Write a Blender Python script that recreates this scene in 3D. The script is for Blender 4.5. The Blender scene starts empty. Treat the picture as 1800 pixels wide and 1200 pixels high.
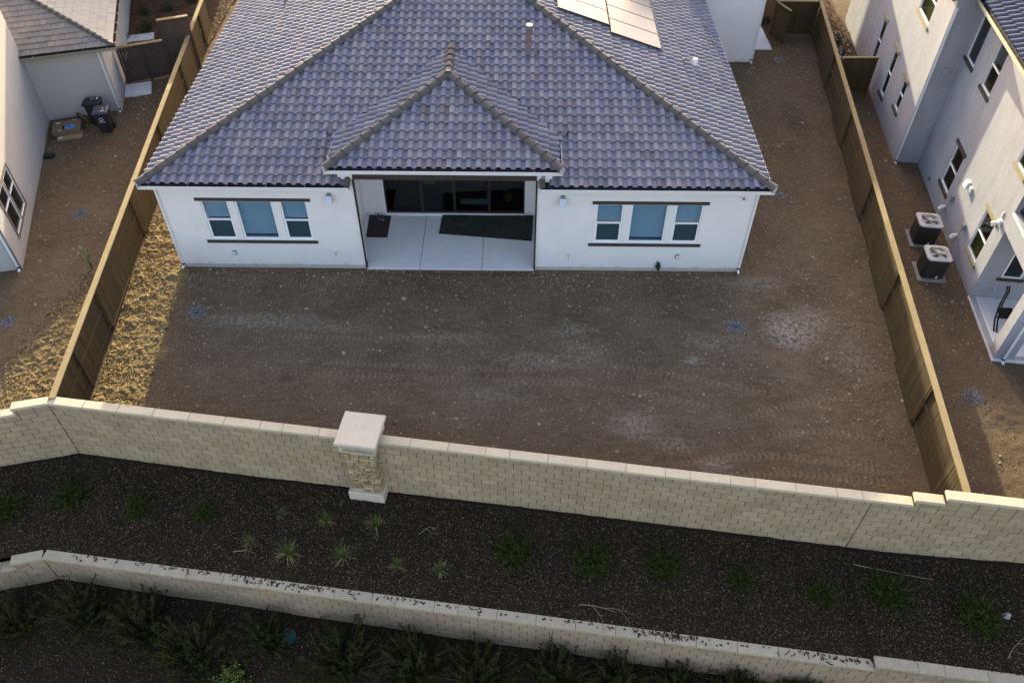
import bpy, bmesh, math, random
import numpy as np
from mathutils import Vector, Matrix

random.seed(7)
RNG = np.random.default_rng(11)
S = bpy.context.scene
COL = S.collection

# ------------------------------------------------------------------ camera, sky, sun, exposure
CAM = np.array([11.7656, -21.6056, 18.8699])
YAW, PITCH, ROLL, FPX = -0.0057, 0.8071, -0.0053, 1424.8
fwd = np.array([math.sin(YAW)*math.cos(PITCH), math.cos(YAW)*math.cos(PITCH), -math.sin(PITCH)])
rgt = np.array([math.cos(YAW), -math.sin(YAW), 0.0])
dwn = np.cross(fwd, rgt)
RX = math.cos(ROLL)*rgt + math.sin(ROLL)*dwn
DY = -math.sin(ROLL)*rgt + math.cos(ROLL)*dwn
cd = bpy.data.cameras.new("camera")
cd.sensor_width = 36.0
cd.lens = FPX/1800*36
cd.clip_start = 0.5
cd.clip_end = 2000
cam = bpy.data.objects.new("camera", cd)
COL.objects.link(cam)
m = Matrix.Identity(4)
for i in range(3):
    m[i][0], m[i][1], m[i][2], m[i][3] = RX[i], -DY[i], -fwd[i], CAM[i]
cam.matrix_world = m
S.camera = cam

SUN_X, TAN_E = -0.106, 0.21
sdir = Vector((SUN_X, 1.0, TAN_E*math.hypot(SUN_X, 1))).normalized()
ELEV = math.asin(sdir.z)
world = bpy.data.worlds.new("World")
S.world = world
world.use_nodes = True
wn = world.node_tree
wn.nodes.clear()
sky = wn.nodes.new("ShaderNodeTexSky")
sky.sky_type = 'NISHITA'
sky.sun_disc = False
sky.sun_elevation = ELEV
sky.sun_rotation = math.atan2(SUN_X, 1.0)
sky.altitude = 50
sky.air_density = 1.0
sky.dust_density = 3.0
sky.ozone_density = 0.0
bg = wn.nodes.new("ShaderNodeBackground")
bg.inputs[1].default_value = 0.15
wo = wn.nodes.new("ShaderNodeOutputWorld")
wn.links.new(sky.outputs[0], bg.inputs[0])
wn.links.new(bg.outputs[0], wo.inputs[0])
sl = bpy.data.lights.new("sun", 'SUN')
sl.energy = 3.3
sl.angle = math.radians(0.6)
sl.color = (1.0, 0.955, 0.58)
sun = bpy.data.objects.new("sun", sl)
COL.objects.link(sun)
sun.rotation_euler = sdir.to_track_quat('Z', 'Y').to_euler()
sun.location = (0, 60, 40)
S.view_settings.view_transform = 'Standard'
S.view_settings.look = 'None'
S.view_settings.gamma = 1.0
S.view_settings.use_white_balance = True      # the camera's own white balance: a little magenta against the green of the low sky
S.view_settings.white_balance_temperature = 6500
S.view_settings.white_balance_tint = 25
S.view_settings.use_curve_mapping = False
S.view_settings.exposure = 2.02


def px(P):
    P = np.atleast_2d(np.asarray(P, float)) - CAM
    z = P @ fwd
    return np.stack([900+FPX*(P @ RX)/z, 600+FPX*(P @ DY)/z, z], 1)


def in_view(P, mg=40):
    q = px(P)
    return bool(((q[:, 0] > -mg) & (q[:, 0] < 1800+mg) & (q[:, 1] > -mg) & (q[:, 1] < 1200+mg) & (q[:, 2] > 0)).any())


# ------------------------------------------------------------------ materials
MATS = {}


def nt(name):
    mt = bpy.data.materials.new(name)
    mt.use_nodes = True
    t = mt.node_tree
    t.nodes.clear()
    out = t.nodes.new("ShaderNodeOutputMaterial")
    b = t.nodes.new("ShaderNodeBsdfPrincipled")
    t.links.new(b.outputs[0], out.inputs[0])
    MATS[name] = mt
    return mt, t, b, out


def N(t, typ, **kw):
    n = t.nodes.new(typ)
    for k, v in kw.items():
        if hasattr(n, k) and not k.startswith("i_"):
            setattr(n, k, v)
        elif k.startswith("i_"):
            n.inputs[int(k[2:]) if k[2:].isdigit() else k[2:]].default_value = v
    return n


def rampn(t, fac, stops):
    r = t.nodes.new("ShaderNodeValToRGB")
    e = r.color_ramp.elements
    while len(e) < len(stops):
        e.new(0.5)
    for el, (p, c) in zip(e, stops):
        el.position = p
        el.color = (*c, 1) if len(c) == 3 else c
    t.links.new(fac, r.inputs[0])
    return r.outputs[0]


def mixc(t, fac, a, b, mode='MIX'):
    n = t.nodes.new("ShaderNodeMix")
    n.data_type = 'RGBA'
    n.blend_type = mode
    for sock, v in ((n.inputs[0], fac), (n.inputs[6], a), (n.inputs[7], b)):
        if isinstance(v, (int, float)):
            sock.default_value = v
        elif isinstance(v, tuple):
            sock.default_value = (*v, 1) if len(v) == 3 else v
        else:
            t.links.new(v, sock)
    return n.outputs[2]


def mth(t, op, a, b=0.0, c=None):
    n = t.nodes.new("ShaderNodeMath")
    n.operation = op
    for i, v in enumerate((a, b) if c is None else (a, b, c)):
        if isinstance(v, (int, float)):
            n.inputs[i].default_value = v
        else:
            t.links.new(v, n.inputs[i])
    return n.outputs[0]


def rnd_value(t):
    """one random number per object and per loose piece"""
    oi = N(t, "ShaderNodeObjectInfo")
    ge = N(t, "ShaderNodeNewGeometry")
    s = mth(t, 'ADD', oi.outputs["Random"], ge.outputs["Random Per Island"])
    return mth(t, 'FRACT', s)


def noise(t, scale, detail=4, rough=0.6, vec=None, stretch=None):
    n = N(t, "ShaderNodeTexNoise")
    n.inputs["Scale"].default_value = scale
    n.inputs["Detail"].default_value = detail
    n.inputs["Roughness"].default_value = rough
    if vec is None:
        g = N(t, "ShaderNodeNewGeometry")
        vec = g.outputs["Position"]
    if stretch:
        mp = N(t, "ShaderNodeMapping")
        mp.inputs["Scale"].default_value = stretch
        t.links.new(vec, mp.inputs[0])
        vec = mp.outputs[0]
    t.links.new(vec, n.inputs["Vector"])
    return n.outputs[0]


def bump(t, b, h, strength, dist=0.02):
    n = N(t, "ShaderNodeBump")
    n.inputs["Strength"].default_value = strength
    n.inputs["Distance"].default_value = dist
    t.links.new(h, n.inputs["Height"])
    t.links.new(n.outputs[0], b.inputs["Normal"])


def simple(name, c1, c2=None, scale=3.0, rough=0.8, bs=60, bstr=0.15, rnd=None, stretch=None, spec=0.3, metal=0.0, bd=0.01):
    """two-tone noise colour; rnd = list of ramp colours picked per piece"""
    mt, t, b, o = nt(name)
    c2 = c2 or tuple(x*0.8 for x in c1)
    f = noise(t, scale, 5, 0.65, stretch=stretch)
    f = mth(t, 'MULTIPLY_ADD', f, 2.0, -0.5)
    if rnd:
        k = len(rnd)
        r = rampn(t, rnd_value(t), [(i/(k-1), c) for i, c in enumerate(rnd)])
        col = mixc(t, f, mixc(t, 1.0, r, c2, 'MULTIPLY'), mixc(t, 1.0, r, c1, 'MULTIPLY'))
    else:
        col = mixc(t, f, c2, c1)
    t.links.new(col, b.inputs["Base Color"])
    b.inputs["Roughness"].default_value = rough
    b.inputs["Specular IOR Level"].default_value = spec
    b.inputs["Metallic"].default_value = metal
    if bstr:
        bump(t, b, noise(t, bs, 3, 0.6), bstr, bd)
    return mt


W1 = (1.06, 1.06, 1.06)
simple("stucco_white", (.74, .74, .72), (.66, .66, .64), 0.9, .9, 90, .25)
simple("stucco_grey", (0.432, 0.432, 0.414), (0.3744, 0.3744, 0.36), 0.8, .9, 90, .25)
simple("stucco_warm", (.62, .60, .56), (.50, .485, .455), 0.7, .9, 70, .3)
simple("footing", (.55, .55, .53), (.42, .41, .39), 3, .9, 60, .2)
simple("trim_dark", (.055, .045, .036), (.04, .033, .027), 8, .7, 80, .1)
simple("trim_taupe", (.16, .135, .105), (.13, .11, .085), 8, .7, 80, .1)
simple("trim_sunlit", (.30, .26, .15), (.24, .21, .12), 8, .7, 80, .1)  # the dark trim where sun falls on it, light put into the colour
simple("metal_white", (.70, .71, .70), (.62, .63, .62), 2, .45, 40, .03)
simple("metal_cream", (.55, .50, .36), (.48, .43, .30), 2, .45, 40, .03)
simple("metal_olive", (.24, .215, .16), (.2, .18, .13), 2, .5, 40, .03)
simple("gutter_black", (.02, .02, .022), (.012, .012, .014), 4, .8, 40, .05)  # shade inside the gutter troughs, painted as black inner faces
simple("vinyl", (.80, .81, .83), (.76, .77, .79), 2, .35, 40, .02)
simple("bronze", (.028, .024, .021), (.02, .017, .015), 5, .45, 40, .03)
simple("roof_deck", (.02, .02, .022), (.012, .012, .013), 5, .95, 30, .1)
simple("roof_tile", (1.0, 1.0, 1.0), (.80, .80, .80), 7, .75, 45, .18,
       rnd=[(0.1665, 0.1656, 0.2064), (0.2475, 0.2374, 0.2736), (0.2025, 0.1978, 0.2256), (0.27, 0.253, 0.2736), (0.1755, 0.1794, 0.2304), (0.234, 0.23, 0.2736), (0.1935, 0.1748, 0.1872), (0.18, 0.1886, 0.24), (0.288, 0.2668, 0.2784), (0.153, 0.1518, 0.1824)], spec=.45)
simple("roof_tile_brown", (1, 1, 1), (.8, .8, .8), 7, .75, 45, .18, rnd=[(.2, .16, .15), (.17, .14, .14)])
simple("hip_tile", (1, 1, 1), (.78, .78, .78), 6, .8, 45, .2, rnd=[(0.1092, 0.099, 0.0888), (0.1269, 0.1152, 0.1018), (0.0974, 0.0893, 0.0841), (0.1181, 0.1066, 0.0977)])
simple("mortar_cap", (.45, .45, .44), (.36, .36, .35), 12, .9, 50, .3)
simple("flat_tile", (1.05, 1.05, 1.05), (.78, .78, .78), 9, .8, 50, .22,
       rnd=[(.30, .235, .18), (.235, .205, .185), (.27, .225, .185), (.21, .19, .18), (.33, .27, .20), (.25, .225, .215)], stretch=(1, 1, 1))
simple("sunlit_tile", (1.05, 1.05, 1.05), (.82, .82, .82), 9, .75, 50, .15, rnd=[(0.357, 0.34, 0.272), (0.425, 0.3995, 0.323), (0.391, 0.3825, 0.3145)])  # same flat tiles on the sunlit slope, sunlight put into the colour
simple("navy_tile", (1, 1, 1), (.8, .8, .8), 7, .7, 45, .15, rnd=[(.085, .095, .14), (.11, .12, .165), (.095, .10, .15)])
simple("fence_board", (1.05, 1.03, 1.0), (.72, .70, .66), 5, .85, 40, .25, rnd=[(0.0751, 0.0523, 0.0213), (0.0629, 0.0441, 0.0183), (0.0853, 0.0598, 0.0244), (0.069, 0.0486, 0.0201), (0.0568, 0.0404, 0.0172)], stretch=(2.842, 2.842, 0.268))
simple("fence_cap", (1.05, 1.03, 1.0), (.75, .73, .7), 6, .85, 40, .25, rnd=[(0.2886, 0.2262, 0.117), (0.2574, 0.2028, 0.1014), (0.312, 0.2457, 0.1287)], stretch=(1.79, 0.3496, 1.534))
simple("fence_dark", (1.0, 1.0, 1.0), (.7, .7, .7), 5, .9, 40, .25, rnd=[(.075, .052, .042), (.09, .063, .05), (.065, .047, .04)], stretch=(7, 7, .7))
simple("block_face", (1.14, 1.13, 1.10), (.80, .80, .80), 1.5, .92, 70, .5, rnd=[(0.3264, 0.2572, 0.1648), (0.3653, 0.2881, 0.1855), (0.341, 0.2705, 0.1781), (0.3849, 0.3103, 0.2079), (0.3117, 0.2439, 0.1521), (0.3556, 0.2926, 0.2041)], bd=.02)
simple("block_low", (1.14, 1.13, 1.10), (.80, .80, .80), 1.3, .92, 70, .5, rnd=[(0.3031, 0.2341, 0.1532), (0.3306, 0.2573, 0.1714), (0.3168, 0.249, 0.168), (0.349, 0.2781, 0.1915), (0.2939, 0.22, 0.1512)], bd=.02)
simple("mortar_core", (.045, .038, .03), (.03, .026, .02), 20, .95, 60, .3)
simple("cap_stone", (1.04, 1.04, 1.03), (.86, .85, .82), 5, .85, 60, .2, rnd=[(0.4959, 0.4445, 0.3215), (0.5314, 0.4783, 0.3504), (0.4738, 0.4233, 0.3034), (0.5092, 0.4614, 0.3431)])
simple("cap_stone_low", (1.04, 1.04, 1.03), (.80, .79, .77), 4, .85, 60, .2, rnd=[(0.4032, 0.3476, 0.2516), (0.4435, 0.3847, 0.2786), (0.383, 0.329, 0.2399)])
simple("pier_cap", (0.5468, 0.4988, 0.3956), (0.4586, 0.4128, 0.3244), 4, .85, 50, .25)
simple("ledge_stone", (1.1, 1.08, 1.0), (.68, .66, .6), 14, .9, 60, .5, rnd=[(.36, .27, .145), (.26, .20, .12), (.47, .375, .235), (.20, .155, .10), (.40, .31, .18), (.52, .44, .31), (.30, .255, .19), (.43, .31, .155)], bd=.02)
simple("pier_mortar", (.115, .085, .052), (.08, .06, .04), 18, .95, 60, .4)
simple("concrete", (.66, .66, .665), (.58, .58, .585), 1.6, .85, 120, .15)
simple("concrete_edge", (.12, .12, .13), (.09, .09, .10), 8, .9, 60, .2)
simple("mat_brown", (.050, .036, .030), (.036, .027, .023), 30, .98, 200, .6)
simple("turf_rug", (.040, .050, .040), (.014, .019, .016), 4, 1.0, 260, 1.0)
simple("shoe", (.06, .065, .085), (.03, .03, .04), 20, .7, 90, .1)
simple("shoe_sole", (.6, .6, .6), (.5, .5, .5), 20, .7, 90, .1)
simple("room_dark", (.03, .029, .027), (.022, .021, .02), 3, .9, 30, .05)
simple("room_item", (.30, .42, .42), (.2, .3, .3), 4, .9, 30, .1)
simple("room_bench", (.30, .36, .42), (.25, .3, .36), 4, .7, 30, .1)
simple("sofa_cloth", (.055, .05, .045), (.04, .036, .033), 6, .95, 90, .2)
simple("pot_yellow", (.30, .20, .04), (.24, .16, .03), 4, .6, 30, .1)
simple("blind", (.37, .48, .59), (.34, .45, .56), 2, .85, 60, .05)
simple("screen_dark", (.075, .115, .135), (.06, .10, .12), 3, .8, 300, .1)
simple("blind_ochre", (.34, .25, .10), (.26, .19, .08), 2, .85, 60, .05)
simple("dim_room", (.022, .028, .026), (.012, .014, .014), 2, .9, 60, .1)  # dark sheet behind panes, the shade of the rooms put into colour
simple("ac_dark", (.045, .040, .034), (.035, .03, .026), 5, .6, 60, .1)
simple("ac_top", (.42, .425, .43), (.36, .365, .37), 4, .5, 60, .05)
simple("ac_hub", (.50, .45, .36), (.4, .36, .3), 4, .5, 60, .05)
simple("ac_wire", (.45, .43, .38), (.4, .38, .33), 4, .4, 60, .05)
simple("pad_grey", (.30, .28, .25), (.20, .185, .165), 5, .9, 60, .3)
simple("bin_grey", (.028, .030, .037), (.020, .022, .028), 5, .55, 60, .08)
simple("bin_lid_grey", (.070, .072, .095), (.055, .056, .075), 5, .55, 60, .08)
simple("bin_green", (.020, .028, .018), (.014, .020, .013), 5, .55, 60, .08)
simple("print_white", (.6, .6, .62), (.5, .5, .52), 30, .7, 60, .05)
simple("print_blue", (.10, .25, .55), (.08, .2, .45), 12, .6, 60, .05)
simple("print_black", (.015, .015, .018), (.01, .01, .012), 12, .6, 60, .05)
simple("cardboard", (.20, .145, .085), (.16, .115, .07), 4, .9, 60, .1)
simple("cardboard_pale", (.34, .25, .155), (.28, .2, .12), 4, .9, 60, .1)
simple("plank_wood", (.16, .105, .06), (.11, .07, .04), 6, .9, 50, .2, stretch=(2, 2, 2))
simple("pvc", (.78, .78, .76), (.7, .7, .68), 6, .4, 60, .03)
simple("rubber", (.012, .012, .013), (.01, .01, .01), 6, .7, 60, .05)
simple("pipe_brown", (.20, .145, .125), (.16, .115, .10), 8, .55, 60, .08)
simple("flashing", (.135, .12, .125), (.10, .09, .095), 8, .7, 60, .1)
simple("steel", (.55, .55, .56), (.45, .45, .46), 6, .35, 60, .05, metal=.8)
simple("lamp_white", (.52, .56, .64), (.48, .52, .6), 3, .4, 40, .02)
simple("grey_box", (.22, .225, .235), (.18, .185, .19), 6, .5, 60, .05)
simple("rail_black", (.012, .012, .013), (.01, .01, .01), 6, .5, 60, .05)
simple("valve_green", (.010, .035, .026), (.008, .026, .02), 6, .7, 60, .1)
simple("valve_teal", (.02, .09, .11), (.015, .07, .09), 6, .7, 60, .1)
simple("gravel_blue", (1.1, 1.1, 1.1), (.7, .7, .7), 30, .85, 60, .3, rnd=[(.15, .158, .172), (.23, .238, .255), (.085, .088, .10), (.31, .32, .335)])
simple("yard_stone", (1.1, 1.1, 1.1), (.75, .75, .75), 18, .9, 60, .3, rnd=[(0.247, 0.1785, 0.1089), (0.342, 0.272, 0.1848), (0.171, 0.1232, 0.0759), (0.437, 0.357, 0.2508), (0.285, 0.204, 0.1254), (0.209, 0.153, 0.0957)])
simple("lit_clod", (1.1, 1.1, 1.1), (.75, .75, .75), 18, .95, 60, .4, rnd=[(.30, .20, .075), (.22, .145, .055), (.38, .26, .10)])  # clods of the sunlit strips, golden light put into their colour
simple("straw", (1.1, 1.1, 1.05), (.8, .8, .78), 12, .9, 60, 0, rnd=[(.74, .55, .22), (.62, .45, .18), (.80, .63, .30), (.46, .32, .13)])
simple("mulch_chip", (1.1, 1.1, 1.1), (.7, .7, .7), 25, .9, 60, 0,
       rnd=[(0.0264, 0.0191, 0.0097), (0.0449, 0.0307, 0.0154), (0.0185, 0.0133, 0.0074), (0.066, 0.0452, 0.0239), (0.029, 0.0203, 0.0103), (0.1386, 0.0963, 0.057), (0.037, 0.0249, 0.012), (0.0224, 0.0157, 0.0085), (0.2508, 0.1798, 0.114), (0.029, 0.0203, 0.0108), (0.0594, 0.0371, 0.0171), (0.0924, 0.0638, 0.0365)], spec=.2)
simple("mulch_red_chip", (1.1, 1.1, 1.1), (.7, .7, .7), 25, .9, 60, 0, rnd=[(.13, .07, .035), (.18, .10, .05), (.09, .05, .028), (.24, .15, .085)], spec=.2)
simple("leaf_dark", (1.1, 1.1, 1.05), (.75, .75, .75), 5, .8, 60, 0, rnd=[(.019, .027, .0028), (.026, .036, .004), (.013, .019, .002), (.040, .052, .006)], spec=.2)
simple("leaf_bush", (1.1, 1.1, 1.05), (.75, .75, .75), 5, .8, 60, 0, rnd=[(.026, .042, .004), (.036, .056, .006), (.018, .030, .003), (.050, .072, .008)], spec=.2)
simple("leaf_lime", (1.1, 1.1, 1.05), (.75, .75, .75), 5, .7, 60, 0, rnd=[(.14, .20, .035), (.18, .24, .045), (.10, .15, .03)], spec=.3)
simple("leaf_garden", (1.1, 1.1, 1.05), (.75, .75, .75), 5, .8, 60, 0, rnd=[(.05, .075, .03), (.065, .09, .04), (.035, .055, .022), (.09, .10, .05)], spec=.2)
simple("grass_blade", (1.1, 1.1, 1.05), (.75, .75, .75), 5, .8, 60, 0, rnd=[(0.0689, 0.1092, 0.024), (0.0891, 0.131, 0.0312), (0.0486, 0.083, 0.0168), (0.1377, 0.1572, 0.048)], spec=.2)
simple("weed_pale", (1.1, 1.1, 1.05), (.8, .8, .8), 5, .8, 60, 0, rnd=[(.26, .27, .10), (.32, .33, .15), (.2, .22, .08)], spec=.2)
simple("stem_brown", (.10, .075, .045), (.07, .052, .03), 8, .9, 60, .1)
simple("dry_branch", (.24, .19, .11), (.18, .14, .08), 8, .9, 60, .1)
simple("petal", (1, 1, 1), (.9, .9, .9), 8, .7, 60, 0, rnd=[(.78, .78, .70), (.7, .7, .6)])
simple("white_rock", (.36, .35, .33), (.26, .25, .235), 8, .9, 60, .3)

# grain on stucco of the right neighbour: streaky weathering
# glass: tinted see-through pane with a reflecting surface


def glass(name, tint, refl=1.0, rough=0.02, ior=1.5):
    mt, t, b, o = nt(name)
    t.nodes.remove(b)
    tr = N(t, "ShaderNodeBsdfTransparent")
    tr.inputs[0].default_value = (*tint, 1)
    gl = N(t, "ShaderNodeBsdfGlossy")
    gl.inputs["Roughness"].default_value = rough
    gl.inputs[0].default_value = (refl, refl, refl, 1)
    fr = N(t, "ShaderNodeFresnel")
    fr.inputs[0].default_value = ior
    wv = N(t, "ShaderNodeBump")            # slight waviness of float glass
    wv.inputs["Strength"].default_value = .06
    wv.inputs["Distance"].default_value = .05
    t.links.new(noise(t, 2.2, 2), wv.inputs["Height"])
    t.links.new(wv.outputs[0], gl.inputs["Normal"])
    mx = N(t, "ShaderNodeMixShader")
    gb = N(t, "ShaderNodeNewGeometry")       # reflect on the outer face only; the inner face just lets light through
    t.links.new(mth(t, 'MULTIPLY', fr.outputs[0], mth(t, 'SUBTRACT', 1.0, gb.outputs["Backfacing"])), mx.inputs[0])
    t.links.new(tr.outputs[0], mx.inputs[1])
    t.links.new(gl.outputs[0], mx.inputs[2])
    t.links.new(mx.outputs[0], o.inputs[0])


glass("glass_blue", (.76, .85, .88), ior=1.75)
glass("glass_clear", (.60, .66, .62))
glass("glass_smoke", (.55, .60, .60))

# solar glass: smooth coated glass over pale cells
mt, t, b, o = nt("solar_glass")
b.inputs["Base Color"].default_value = (.06, .075, .085, 1)
b.inputs["Roughness"].default_value = .22
b.inputs["IOR"].default_value = 1.5
b.inputs["Specular IOR Level"].default_value = .5
bump(t, b, noise(t, 3, 2), .02, .01)

# rain-splashed soil at the foot of the white stucco and its footing
for nm in ("stucco_white", "footing", "stucco_grey"):
    t = MATS[nm].node_tree
    b = next(n for n in t.nodes if n.type == 'BSDF_PRINCIPLED')
    c0 = b.inputs["Base Color"].links[0].from_socket
    sp_ = N(t, "ShaderNodeSeparateXYZ")
    t.links.new(N(t, "ShaderNodeNewGeometry").outputs["Position"], sp_.inputs[0])
    lim = mth(t, 'MULTIPLY_ADD', noise(t, 3.2, 5, .7), .75, -.20)
    k_ = mth(t, 'MULTIPLY', mth(t, 'SUBTRACT', lim, sp_.outputs[2]), 3.0)
    k_ = mth(t, 'MINIMUM', mth(t, 'MAXIMUM', k_, 0.0), .55)
    t.links.new(mixc(t, k_, c0, (.40, .33, .25)), b.inputs["Base Color"])

# right neighbour stucco with blotchy troweled look
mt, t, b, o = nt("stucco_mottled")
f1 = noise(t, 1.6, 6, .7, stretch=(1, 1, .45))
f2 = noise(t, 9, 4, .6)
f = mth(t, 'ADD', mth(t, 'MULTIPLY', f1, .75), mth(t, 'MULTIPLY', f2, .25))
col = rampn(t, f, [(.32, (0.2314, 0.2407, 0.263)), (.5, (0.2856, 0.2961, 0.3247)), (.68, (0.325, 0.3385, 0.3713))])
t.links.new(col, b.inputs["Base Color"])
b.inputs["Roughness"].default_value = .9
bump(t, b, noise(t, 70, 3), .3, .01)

# bare graded soil: attributes 'pale', 'red', 'track', 'along' are painted per vertex (dried patches, clay, tyre prints)
mt, t, b, o = nt("dirt")
geo = N(t, "ShaderNodeNewGeometry").outputs["Position"]


def attr(t, nm):
    a = N(t, "ShaderNodeAttribute")
    a.attribute_name = nm
    return a.outputs["Fac"]


big = noise(t, .55, 6, .65)
mid = noise(t, 2.6, 6, .7, stretch=(.55, 1.6, 1))
fine = noise(t, 38, 4, .7)
grit = noise(t, 95, 2, .7)
lump = noise(t, 12, 5, .75)
c = mixc(t, rampn(t, big, [(.35, (0, 0, 0)), (.65, (1, 1, 1))]), (.108, .0765, .044), (.155, .113, .069))
c = mixc(t, mth(t, 'MULTIPLY', rampn(t, mid, [(.45, (0, 0, 0)), (.72, (1, 1, 1))]), .55), c, (.21, .160, .102))
redf = mth(t, 'MULTIPLY', attr(t, "red"), mth(t, 'MULTIPLY_ADD', mid, 1.6, -.2))
c = mixc(t, redf, c, (.108, .066, .034))
palef = mth(t, 'MULTIPLY', attr(t, "pale"), rampn(t, noise(t, 7, 6, .75), [(.43, (0, 0, 0)), (.57, (1, 1, 1))]))
c = mixc(t, palef, c, (.40, .355, .295))
c = mixc(t, 1.0, c, rampn(t, fine, [(.28, (.58, .58, .58)), (.72, (1.32, 1.32, 1.32))]), 'MULTIPLY')
c = mixc(t, 1.0, c, rampn(t, lump, [(.30, (.62, .62, .62)), (.70, (1.30, 1.30, 1.30))]), 'MULTIPLY')
speck = rampn(t, grit, [(.70, (0, 0, 0)), (.76, (1, 1, 1))])
c = mixc(t, mth(t, 'MULTIPLY', speck, .7), c, (.40, .34, .27))
c = mixc(t, mth(t, 'MULTIPLY', attr(t, "damp"), rampn(t, mid, [(.3, (0, 0, 0)), (.55, (1, 1, 1))])), c, (.05, .038, .028))
# tyre prints: lug rows pressed into the soil
al = attr(t, "along")
lug = mth(t, 'SINE', mth(t, 'MULTIPLY', al, 36.0))
trk = attr(t, "track")
lug2 = mth(t, 'MULTIPLY', mth(t, 'MULTIPLY_ADD', lug, .5, .5), trk)
c = mixc(t, mth(t, 'MULTIPLY', lug2, .40), c, (0.276, 0.2014, 0.1222))
t.links.new(c, b.inputs["Base Color"])
b.inputs["Roughness"].default_value = .96
b.inputs["Specular IOR Level"].default_value = .15
hgt = mth(t, 'ADD', mth(t, 'MULTIPLY', mth(t, 'ADD', fine, mth(t, 'MULTIPLY', lump, 1.6)), .55), mth(t, 'MULTIPLY', grit, .2))
hgt = mth(t, 'ADD', hgt, mth(t, 'MULTIPLY', lug2, .8))
bump(t, b, hgt, .7, .03)

mt, t, b, o = nt("soil_sunlit")  # ordinary soil where the sun strikes, its golden light put into the colour
f1, f2 = noise(t, 5, 6, .7), noise(t, 30, 4, .7)
c = rampn(t, f1, [(.3, (.135, .094, .050)), (.5, (.20, .142, .068)), (.7, (.30, .215, .095))])
c = mixc(t, 1.0, c, rampn(t, f2, [(.28, (.62, .62, .62)), (.72, (1.3, 1.3, 1.3))]), 'MULTIPLY')
t.links.new(c, b.inputs["Base Color"])
b.inputs["Roughness"].default_value = .96
b.inputs["Specular IOR Level"].default_value = .12
bump(t, b, mth(t, 'ADD', f2, noise(t, 80, 3, .7)), .8, .03)

for nm, c1, c2, c3 in (("mulch", (0.0162, 0.0112, 0.0063), (0.0351, 0.0242, 0.0138), (0.0675, 0.0472, 0.0287)), ("mulch_red", (.05, .028, .015), (.11, .062, .032), (.19, .12, .07))):
    mt, t, b, o = nt(nm)
    f = noise(t, 32, 5, .75)
    col = rampn(t, f, [(.35, c1), (.55, c2), (.78, c3)])
    t.links.new(col, b.inputs["Base Color"])
    b.inputs["Roughness"].default_value = .95
    b.inputs["Specular IOR Level"].default_value = .15
    bump(t, b, f, 1.0, .05)


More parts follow.
